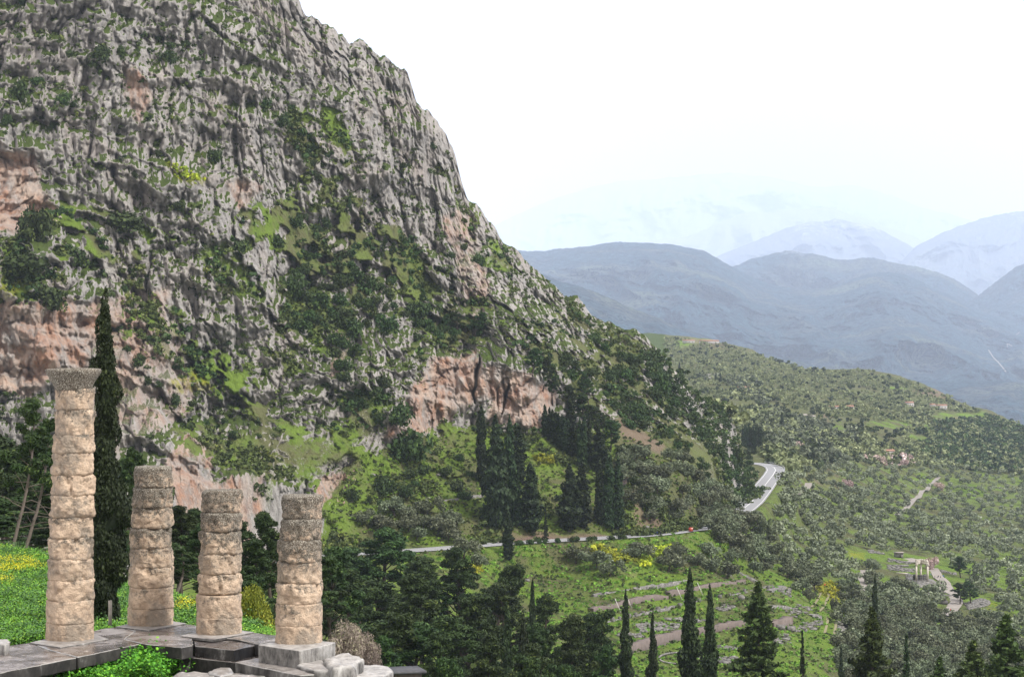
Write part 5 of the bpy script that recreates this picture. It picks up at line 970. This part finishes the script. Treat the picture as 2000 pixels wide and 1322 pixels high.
for off in (-1.3, 1.3):
    for pts in ([(1609, 1147), (1612, 1160), (1604, 1178), (1592, 1192)], [(1625, 1207), (1624, 1222), (1619, 1242)]):
        P_ = np.array([gp(*p) for p in pts]); P_[:, 0] += off; q = crspline(P_, 40)
        for r in q: h = drop(r[0], r[1]); r[2] = h[2] + .3
        tag(obj('path', ribbon('path', q, .8, mat_rut, 0, 1)), kind='structure')
rubble([(1634, 1216), (1641, 1216), (1650, 1240), (1640, 1240)], 26, 12, 'row of pale stones lining the end of the wheel track', 1.0)
# ------------------------------------------------------------------ round temple
z5 = lambda a, b: (1550 + a / 4.378, 1020 + b / 4.378)
def patch(poly, lb_name, mat, lift=.25):
    P_ = []; c = np.mean(poly, 0); n = len(poly); V = [gp(*c)] + [gp(*p) for p in poly]; V = np.array(V); V[:, 2] += lift
    rings = 6; A = [V[0]]
    for r in range(1, rings + 1):
        for k in range(n * 4):
            i = k // 4; f = (k % 4) / 4; e = V[1 + i] * (1 - f) + V[1 + (i + 1) % n] * f; q = V[0] * (1 - r / rings) + e * r / rings; h = drop(q[0], q[1]); A.append([q[0], q[1], (h[2] if h else q[2]) + lift])
    N = n * 4; Fs = [(0, 1 + k, 1 + (k + 1) % N) for k in range(N)] + [(1 + r * N + k, 1 + (r + 1) * N + k, 1 + (r + 1) * N + (k + 1) % N, 1 + r * N + (k + 1) % N) for r in range(rings - 1) for k in range(N)]
    return tag(obj(lb_name, npmesh(lb_name, A, Fs, mat, True)), kind='structure')
patch([z5(*p) for p in ((1180, 440), (1200, 480), (1265, 490), (1270, 530), (1200, 545), (1230, 570), (1290, 600), (1345, 625), (1370, 600), (1340, 520), (1300, 480), (1230, 455))], 'plaza', mat_track, .3)
draped([z5(*p) for p in ((1180, 395), (1205, 430), (1225, 470), (1290, 540), (1340, 610), (1390, 660), (1390, 700), (1350, 750), (1330, 775), (1280, 805))], 70, 'path', 5.5, mat_track, .4)
draped([z5(*p) for p in ((590, 410), (600, 440), (570, 475), (590, 520), (605, 550), (575, 600))], 40, 'path', 6.5, mat_track, .4)
draped([z5(*p) for p in ((950, 310), (1040, 330), (1000, 345))], 20, 'path', 8, mat_track, .3)
c0 = gp(*z5(1098, 520)); tb = (c0[0], c0[1] + 5, c0[2]); th_ = empty('round_temple', tb); tag(th_, 'round temple ruin with three standing marble columns under a piece of entablature', 'temple'); s_ = c0[1] / F / 4.378
st_ = MB()
for k in range(3): st_.tube([(0, 0, -1 + k * .4), (0, 0, .3 + k * .4)], 6.9 - k * .5, 40)
st_.build('stepped_base', mat_grey, th_)
cl = MB(); g = np.random.default_rng(3)
for k in range(18):
    t = k / 18 * 6.283
    for j in range(int(1 + 3 * abs(math.sin(t * .5 + 2.2)))): cl.box((2.6 * math.cos(t), 2.6 * math.sin(t), 1.5 + j * .75), (.95, .6, .72), t + 1.57, .15)
cl.build('inner_wall', plain('dark_limestone', (.10, .095, .085), .9, .4, 1), th_)
capz = 8.0; cps = []
for zx, yv in ((1048, .6), (1094, 2.6), (1140, -.4)):
    x = (zx - 1094) * s_ * 1.0; cb = MB(); cb.tube([(x, yv - 5, 1.1), (x, yv - 5, capz - .5)], [.48, .38], 12); sh_ = cb.build('column', mat_marb, th_, True); kb = MB(); kb.tube([(x, yv - 5, capz - .5), (x, yv - 5, capz - .2)], [.4, .6], 12).box((x, yv - 5, capz - .05), (1.25, 1.25, .3)); kb.build('column_capital', mat_marb, sh_); cps.append((x, yv - 5))
en = MB()
for (x0, y0), (x1, y1) in zip(cps[:-1], cps[1:]):
    d = math.hypot(x1 - x0, y1 - y0); a_ = math.atan2(y1 - y0, x1 - x0); en.box(((x0 + x1) / 2, (y0 + y1) / 2, capz + .5), (d + .5, .9, .8), a_); en.box(((x0 + x1) / 2, (y0 + y1) / 2, capz + 1.25), (d + .3, .8, .7), a_, .08)
    for f in (.15, .5, .85): en.box((x0 + (x1 - x0) * f, y0 + (y1 - y0) * f, capz + 1.8), (.8, .9, .4), a_, .15)
en.build('entablature', mat_marb, th_)
rubble([z5(*p) for p in ((960, 500), (1010, 530), (1250, 530), (1270, 550), (1100, 560), (980, 530))], 60, 21, 'blocks lying round the foot of the round temple', 1.3)
for k, (poly, n_, lb) in enumerate((([(800, 370), (1030, 400), (1030, 430), (810, 410)], 70, 'rows of foundation stones behind the round temple'), ([(820, 310), (1000, 345), (1000, 360), (800, 335)], 40, 'low foundations farthest behind the round temple'), ([(960, 440), (1040, 450), (1010, 490), (960, 480)], 30, 'stones beside the round temple'),
                                     ([(1110, 590), (1150, 590), (1160, 625), (1110, 625)], 20, 'stones beside the flat treasury base'), ([(1460, 700), (1600, 650), (1680, 680), (1660, 710), (1500, 745)], 170, 'great heap of broken pale stones under two dark trees'), ([(640, 240), (760, 262), (770, 272), (650, 262)], 44, 'strip of reddish rubble at the back of the sanctuary'), ([(1250, 410), (1380, 430), (1390, 450), (1260, 430)], 24, 'stones on the grass behind the visitors'))):
    rubble([z5(*p) for p in poly], n_, 30 + k, lb, .8, 2.0, 1.0)
def base_block(a, b_, L_, W_, H_, lb, name, mat, rz=.1, steps=1):
    p = gp(*z5(a, b_)); mb = MB()
    for k in range(steps): mb.box((p[0], p[1], p[2] + H_ * (k + .4)), (L_ - k * 1.4, W_ - k * .9, H_), rz, .1)
    return tag(mb.build(name, mat), lb, 'ruin')
base_block(1225, 600, 6.8, 4, .5, 'flat grey stone base of a treasury in front of the round temple', 'treasury_base', mat_grey, .12, 2); base_block(1235, 628, 11, 2, .5, 'long low foundation below the treasury base', 'foundation', mat_grey); base_block(1250, 690, 6, 3.5, 1.2, 'dark squat ruin below the long foundation', 'foundation', plain('dark_ruin', (.09, .085, .08)), .05, 2)
base_block(925, 440, 5, .8, .7, 'pale low wall beside the round temple', 'low_wall', mat_marb, -.5); base_block(880, 375, 11, 1, .9, 'long stone footing of an ancient temple', 'foundation', mat_grey, -.05)
p = gp(*z5(898, 300)); hb = empty('stone_hut', p); tag(hb, 'small stone hut with a flat roof among the trees behind the round temple', 'hut'); MB().box((0, 0, 1), (4, 3, 2.8)).build('wall', mat_grey, hb); MB().box((0, 0, 2.55), (4.6, 3.6, .3), 0, .08).build('roof', plain('hut_roof', (.30, .26, .24)), hb); MB().box((.6, -1.54, .9), (.8, .1, 1.8)).build('door', plain('dark_wood', (.05, .045, .04)), hb)
p = gp(1216, 949); hb = empty('stone_hut', p); tag(hb, 'little reddish stone hut on the slope beside the pointed cypresses', 'hut'); MB().box((0, 0, 1.2), (2.8, 2.6, 3.2)).build('wall', mat_pink, hb); MB().box((0, 0, 2.95), (3.3, 3.1, .35), 0, .1).build('roof', plain('rusty_roof', (.22, .11, .08)), hb)
for a, top, base, w, lb in ((1430, 270, 475, 165, 'dark round-headed tree behind the plaza'), (1420, 500, 705, 170, 'dark tree at the turn of the visitors path'), (1515, 480, 705, 190, 'dark tree beside the great heap of stones')): at_base('pine_tree', *[z5(a, base)[0], z5(a, base)[1], z5(a, top)[1], w / 4.378], lb)
b = gp(*z5(1185, 405)); plant('blossom_tree', b, 6, 6.5, 'pink almond tree in bloom beside the round temple')
for a, top, base, w in ((700, 305, 430, 170), (690, 400, 560, 190), (880, 440, 600, 200), (1035, 555, 715, 150), (820, 480, 620, 150), (960, 560, 680, 120), (770, 590, 700, 140)): at_base('olive_tree', *[z5(a, base)[0], z5(a, base)[1], z5(a, top)[1], w / 4.378], 'olive tree screening the way to the round temple', group='olives before the round temple')
for a, top, base, w, lb in ((135, 545, 690, 110, 'round olive beside the upper wheel track'), (355, 620, 770, 70, 'small olive between track and grove')): at_base('olive_tree', *[z5(a, base)[0], z5(a, base)[1], z5(a, top)[1], w / 4.378], lb)
# ------------------------------------------------------------------ people
def skin_mesh(name, pts, edges, rad):
    me = bpy.data.meshes.new(name); me.from_pydata(pts, edges, []); ob_ = bpy.data.objects.new(name, me); C.objects.link(ob_); md = ob_.modifiers.new('s', 'SKIN')
    for v, r in zip(me.skin_vertices[0].data, rad): v.radius = (r, r)
    me.skin_vertices[0].data[0].use_root = True; sb = ob_.modifiers.new('u', 'SUBSURF'); sb.levels = 1
    dg = bpy.context.evaluated_depsgraph_get(); out = bpy.data.meshes.new_from_object(ob_.evaluated_get(dg)); bpy.data.objects.remove(ob_); out.name = name; return out
skin_m = plain('skin', (.50, .33, .25), .6, .05); hair_m = plain('dark_hair', (.04, .03, .022), .6, .1)
def person_mesh(stride, arm, top_c, leg_c):
    pts = [(0, 0, .96), (0, 0, 1.15), (0, 0, 1.40), (0, 0, 1.50), (0, -.01, 1.60), (0, -.01, 1.70)]; rad = [.15, .14, .15, .06, .085, .075]; ed = [(0, 1), (1, 2), (2, 3), (3, 4), (4, 5)]
    for s in (-1, 1):
        n = len(pts); f = stride * s; pts += [(s * .10, 0, .90), (s * .11, -f * .5 - .03, .50), (s * .11, -f, .09), (s * .12, -f - .13, .05)]; rad += [.10, .065, .045, .045]; ed += [(0, n), (n, n + 1), (n + 1, n + 2), (n + 2, n + 3)]
        n = len(pts); a = arm if s > 0 else 0; pts += [(s * .20, 0, 1.40), (s * .26, .02 - a * .1 + f * .3, 1.14), (s * .25, -.06 - a * .25 + f * .5, .92 + a * .5), (s * .25, -.08 - a * .3 + f * .5, .84 + a * .55)]; rad += [.07, .048, .035, .035]; ed += [(2, n), (n, n + 1), (n + 1, n + 2), (n + 2, n + 3)]
    me = skin_mesh('person', pts, ed, rad); me.materials.clear()
    for mm in (leg_c, top_c, skin_m, hair_m): me.materials.append(mm)
    for p in me.polygons:
        z, y = p.center.z, p.center.y; x = abs(p.center.x); p.material_index = 0 if z < .95 and x < .21 else 1 if z < 1.48 and not (x > .2 and z < .88) else 2 if z < 1.64 and y < .02 else 3 if z > 1.5 else 2
    return me
cl_ = {k: plain('cloth_' + k, v, .85, .1) for k, v in dict(blue=(.02, .16, .50), red=(.55, .03, .02), dark=(.02, .02, .025), navy=(.02, .04, .12), pale=(.55, .53, .50), grey=(.15, .15, .16)).items()}
def person(px, py, rz, top, leg, lb, stride=.15, arm=0, group=None, bvh=None):
    b = gp(px, py); o_ = obj('person', person_mesh(stride, arm, cl_[top], cl_[leg])); o_.location = (b[0], b[1], b[2] + .02); o_.rotation_euler = (0, 0, rz); tag(o_, lb, 'person', group)
person(1283.5, 1046.5, 2.6, 'navy', 'dark', 'person in a navy jacket walking on the road shoulder, nearer the cypresses', .2); person(1290, 1046, 2.7, 'dark', 'dark', 'person in black walking beside the one in navy on the road', .2)
person(1600.7, 1146, .3, 'blue', 'dark', 'person in a bright blue jacket at the top of the wheel track'); person(1611, 1148, .2, 'red', 'dark', 'person in a red jacket with raised arms on the wheel track', .1, 1)
for (a, b_), t_, l_, lb in (((1168, 465), 'blue', 'dark', 'visitor in blue next to the columns of the round temple'), ((1180, 462), 'pale', 'navy', 'visitor in a pale top next to the round temple'), ((1208, 484), 'dark', 'dark', 'visitor in black, first of the row on the plaza'), ((1228, 482), 'grey', 'dark', 'visitor in grey, second of the row on the plaza'),
        ((1240, 480), 'dark', 'navy', 'visitor in black and navy, third of the row on the plaza'), ((1257, 484), 'grey', 'navy', 'visitor in grey and navy in the middle of the plaza'), ((1280, 478), 'blue', 'dark', 'visitor in blue at the far end of the plaza'), ((1292, 480), 'navy', 'dark', 'visitor in navy, last of the row on the plaza'), ((1342, 772), 'red', 'dark', 'visitor in red on the path below the plaza'), ((1308, 790), 'pale', 'grey', 'visitor in pale clothes on the path below the plaza')):
    person(*z5(a, b_), random.random() * 6, t_, l_, lb, .12)
# ------------------------------------------------------------------ roadside things
def rp(px, side): k = np.argmin(abs(CX + F * RC[:, 0] / RC[:, 1] - px)); T = RC[min(k + 2, 399)] - RC[k - 2]; T /= np.linalg.norm(T[:2]); return RC[k] + np.array([-T[1], T[0], 0]) * side, math.atan2(T[1], T[0])
red_m = plain('red_orange_plastic', (.42, .07, .045), .5, .08)
for px, sd_, w, lb in ((878, -3.4, 1.7, 'red-orange barrier box standing on the near road'), (1325, -4.4, 1.2, 'tall red-orange barrier box at the roadside past the walkers')):
    p, a = rp(px, sd_); e = empty('barrier_box', p, a); tag(e, lb, 'barrier'); MB().box((0, 0, .75), (w, 1.0, 1.3)).build('body', red_m, e); MB().box((0, 0, .07), (w + .2, 1.2, .14)).build('foot', cl_['grey'], e); MB().box((0, -.51, 1.1), (w * .8, .03, .25)).build('reflective_band', mat_white, e)
p, a = rp(1369, -4.2); e = empty('road_sign', p, a); tag(e, 'triangular warning sign at the roadside where the road passes the olives', 'sign'); MB().tube([(0, 0, -.3), (0, 0, 2.6)], .06, 6).build('post', mat_white, e)
MB().add([(-.8, -.08, 1.5), (.8, -.08, 1.5), (0, -.08, 2.9), (-.8, -.04, 1.5), (.8, -.04, 1.5), (0, -.04, 2.9)], [(0, 1, 2), (5, 4, 3), (0, 3, 4, 1), (1, 4, 5, 2), (2, 5, 3, 0)]).build('sign_plate', red_m, e); MB().add([(-.5, -.09, 1.68), (.5, -.09, 1.68), (0, -.09, 2.55)], [(0, 1, 2)]).build('sign_face', mat_white, e)
p, a = rp(929, 5.4); e = empty('roadside_marker', p, a); tag(e, 'small white marker post on the uphill side of the near road', 'marker'); MB().box((0, 0, .7), (.3, .2, 1.8)).build('post', mat_marb, e); MB().box((0, 0, 1.8), (.5, .2, .5)).build('plate', mat_marb, e)
p, a = rp(1432, -1.5); e = empty('parked_car', p + [0, 0, .02], a); tag(e, 'black car on the road half hidden behind the olive trees', 'car')
prf = [(-2.1, .35), (-2.15, .75), (-1.9, .95), (-1.2, 1.0), (-.7, 1.45), (.9, 1.45), (1.6, 1.0), (2.1, .9), (2.15, .4)]; cb = MB(); V = [(x, s * (.88 if z < 1.1 else .72), z) for s in (-1, 1) for x, z in prf]; n = len(prf)
cb.add(V, [tuple(range(n)), tuple(range(2 * n - 1, n - 1, -1))] + [(i, (i + 1) % n, n + (i + 1) % n, n + i) for i in range(n)]); cb.build('body', plain('black_paint', (.015, .015, .018), .25, .1), e); gl = plain('car_glass', (.10, .12, .13), .1, .1)
for s in (-1, 1): MB().add([(x, s * .83, z) for x, z in ((-1.05, 1.02), (-.65, 1.38), (.85, 1.38), (1.45, 1.02))], [(0, 1, 2, 3)]).build('side_window', gl, e)
for x in (-1.35, 1.35):
    for s in (-1, 1): w_ = MB().tube([(x, s * .72, .33), (x, s * .92, .33)], .33, 14).build('wheel', cl_['dark'], e); MB().tube([(x, s * .921, .33), (x, s * .93, .33)], .2, 10).build('rim', cl_['pale'], w_)
mat_rail = plain('galvanised_steel', (.35, .36, .37), .45, .1)
k0 = np.argmin(abs(RC[:, 1] - 985) + (RC[:, 0] < 120) * 999); ln = RC[k0:395].copy(); T = np.gradient(ln[:, :2], axis=0); T /= np.linalg.norm(T, axis=1)[:, None]; ln[:, 0] += T[:, 1] * 4.9; ln[:, 1] -= T[:, 0] * 4.9; gr_ = empty('guard_rail', ln[0]); tag(gr_, 'steel guard rail round the outside of the road bend', 'guard rail')
q = ln - ln[0]; q2 = q.copy(); q2[:, 2] += .75; MB().tube(q2, .17, 5).build('rail', mat_rail, gr_)
for p in q[::12]: MB().box((p[0], p[1], .35 + p[2]), (.15, .15, .8)).build('post', mat_rail, gr_)
for px, py, lb in ((1212, 1053, 'reddish loose boulder by the road bank'), (903, 835, 'pale boulder under the orange cliff'), (728, 928, 'grey rock in the upper grass'), (1263, 1030, 'whitish rock outcrop at the roadside slope'), (1272, 1036, 'second whitish rock at the roadside slope'), (857, 928, 'grey boulder in the open grass'), (1030, 1134, 'pale rock below the road in the grass')):
    b = gp(px, py); o_ = obj('boulder', rocks[px % 4]); o_.location = b - np.array([0, 0, .3]); s = 12 / F * b[1]; o_.scale = (s, s, s * .8); tag(o_, lb, 'rock')
w_ = wall([(862, 980, 4), (900, 976, 5), (946, 968, 5)], 1, mat_grey, 'dry stone terrace wall across the grass slope')
# farmhouses on the far hillside
mat_wh = plain('whitewash', (.42, .40, .37)); mat_tile = plain('roof_tile', (.34, .19, .13))
def house(px, py, L_, W_, H_, lb, rz=.2):
    b = gp(px, py); e = empty('farmhouse', b, rz, .8); tag(e, lb, 'house'); MB().box((0, 0, H_ / 2 - .5), (L_, W_, H_ + 1)).build('wall', mat_wh, e); h = H_
    MB().add([(-L_ / 2 - .4, -W_ / 2 - .5, h), (L_ / 2 + .4, -W_ / 2 - .5, h), (L_ / 2 + .4, W_ / 2 + .5, h), (-L_ / 2 - .4, W_ / 2 + .5, h), (-L_ / 2 - .4, 0, h + W_ * .25), (L_ / 2 + .4, 0, h + W_ * .25)], [(0, 1, 5, 4), (2, 3, 4, 5), (0, 4, 3), (1, 2, 5), (3, 2, 1, 0)]).build('roof', mat_tile, e)
    for x in (-.3, 0, .3): MB().box((x * L_, -W_ / 2 - .04, H_ * .5), (1.2, .1, 1.4)).build('window', cl_['dark'], e)
house(1776, 794, 12, 9, 6, 'white farmhouse on the hillside with a pale track below it'); house(1838, 799, 18, 8, 6, 'wide white farmhouse nearest the hill edge'); house(1821, 796, 8, 7, 5, 'small white house between two farmhouses'); house(1660, 801, 9, 7, 5, 'small white house in the middle of the scrub hill'); house(1629, 800, 14, 6, 4, 'long low pale shed on the scrub hill')
house(1733, 888, 14, 7, 4, 'white shed at the upper edge of the olive groves'); house(1452, 762, 16, 6, 4, 'long low shed in the pale far grove'); house(1385, 671, 40, 10, 5, 'long pale building on the highest field'); house(1345, 670, 24, 9, 5, 'pinkish building beside the long one on the highest field')
p = np.array([(775 - CX) / F * 150, 150, -23.5]); e = empty('shed', p, .3); tag(e, 'low shed with a dark flat roof below the platform among pines', 'shed'); MB().box((0, 0, .3), (3.2, 2.2, 1.6)).build('wall', plain('shed_wall', (.12, .10, .085)), e); MB().box((0, 0, 1.2), (3.8, 2.8, .16)).build('roof', plain('shed_roof', (.07, .07, .075)), e)
# pale tracks and a road on the far blue slope
av = np.concatenate([FARS[0][0], FARS[1][0]]); af = np.concatenate([FARS[0][1], FARS[1][1] + len(FARS[0][0])]); bvF = BVHTree.FromPolygons(av.tolist(), af.tolist())
for pts, w in (([(1928, 684), (1938, 700), (1950, 712), (1963, 729)], 8), ([(1966, 680), (1965, 672), (1975, 678)], 8), ([(1820, 748), (1850, 748.5), (1892, 748)], 10), ([(1982, 656), (1990, 650)], 7)):
    P_ = [pick(*p, bvF) for p in pts]; P_ = np.array([tuple(p) for p in P_ if p])
    if len(P_) > 1: q = crspline(P_, 60); q[:, 2] += 6; q[:, 1] -= 30; tag(obj('far_road', ribbon('far_road', q, w, mat_track, 0, 1)), kind='structure')
# unused first copies leave the scene
for L_ in protos.values():
    for o_, _, _ in L_:
        if o_.name not in used:
            for ch in list(o_.children_recursive) + [o_]: bpy.data.objects.remove(ch)
# ------------------------------------------------------------------ haze: the air of the valley, one closed box round everything
hz = MB().box((0, 34900, 2400), (90000, 70000, 6800)).mesh('haze', None)
hm = bpy.data.materials.new('haze'); hm.use_nodes = True; t_ = hm.node_tree; t_.nodes.clear()
ou = t_.nodes.new('ShaderNodeOutputMaterial'); pv = t_.nodes.new('ShaderNodeVolumePrincipled')
pv.inputs['Color'].default_value = (.70, .815, 1, 1); pv.inputs['Density'].default_value = 3.9e-5
t_.links.new(pv.outputs[0], ou.inputs['Volume']); hz.materials.append(hm)
tag(obj('haze', hz), 'thin bluish air filling the valley', 'haze', kind='stuff')
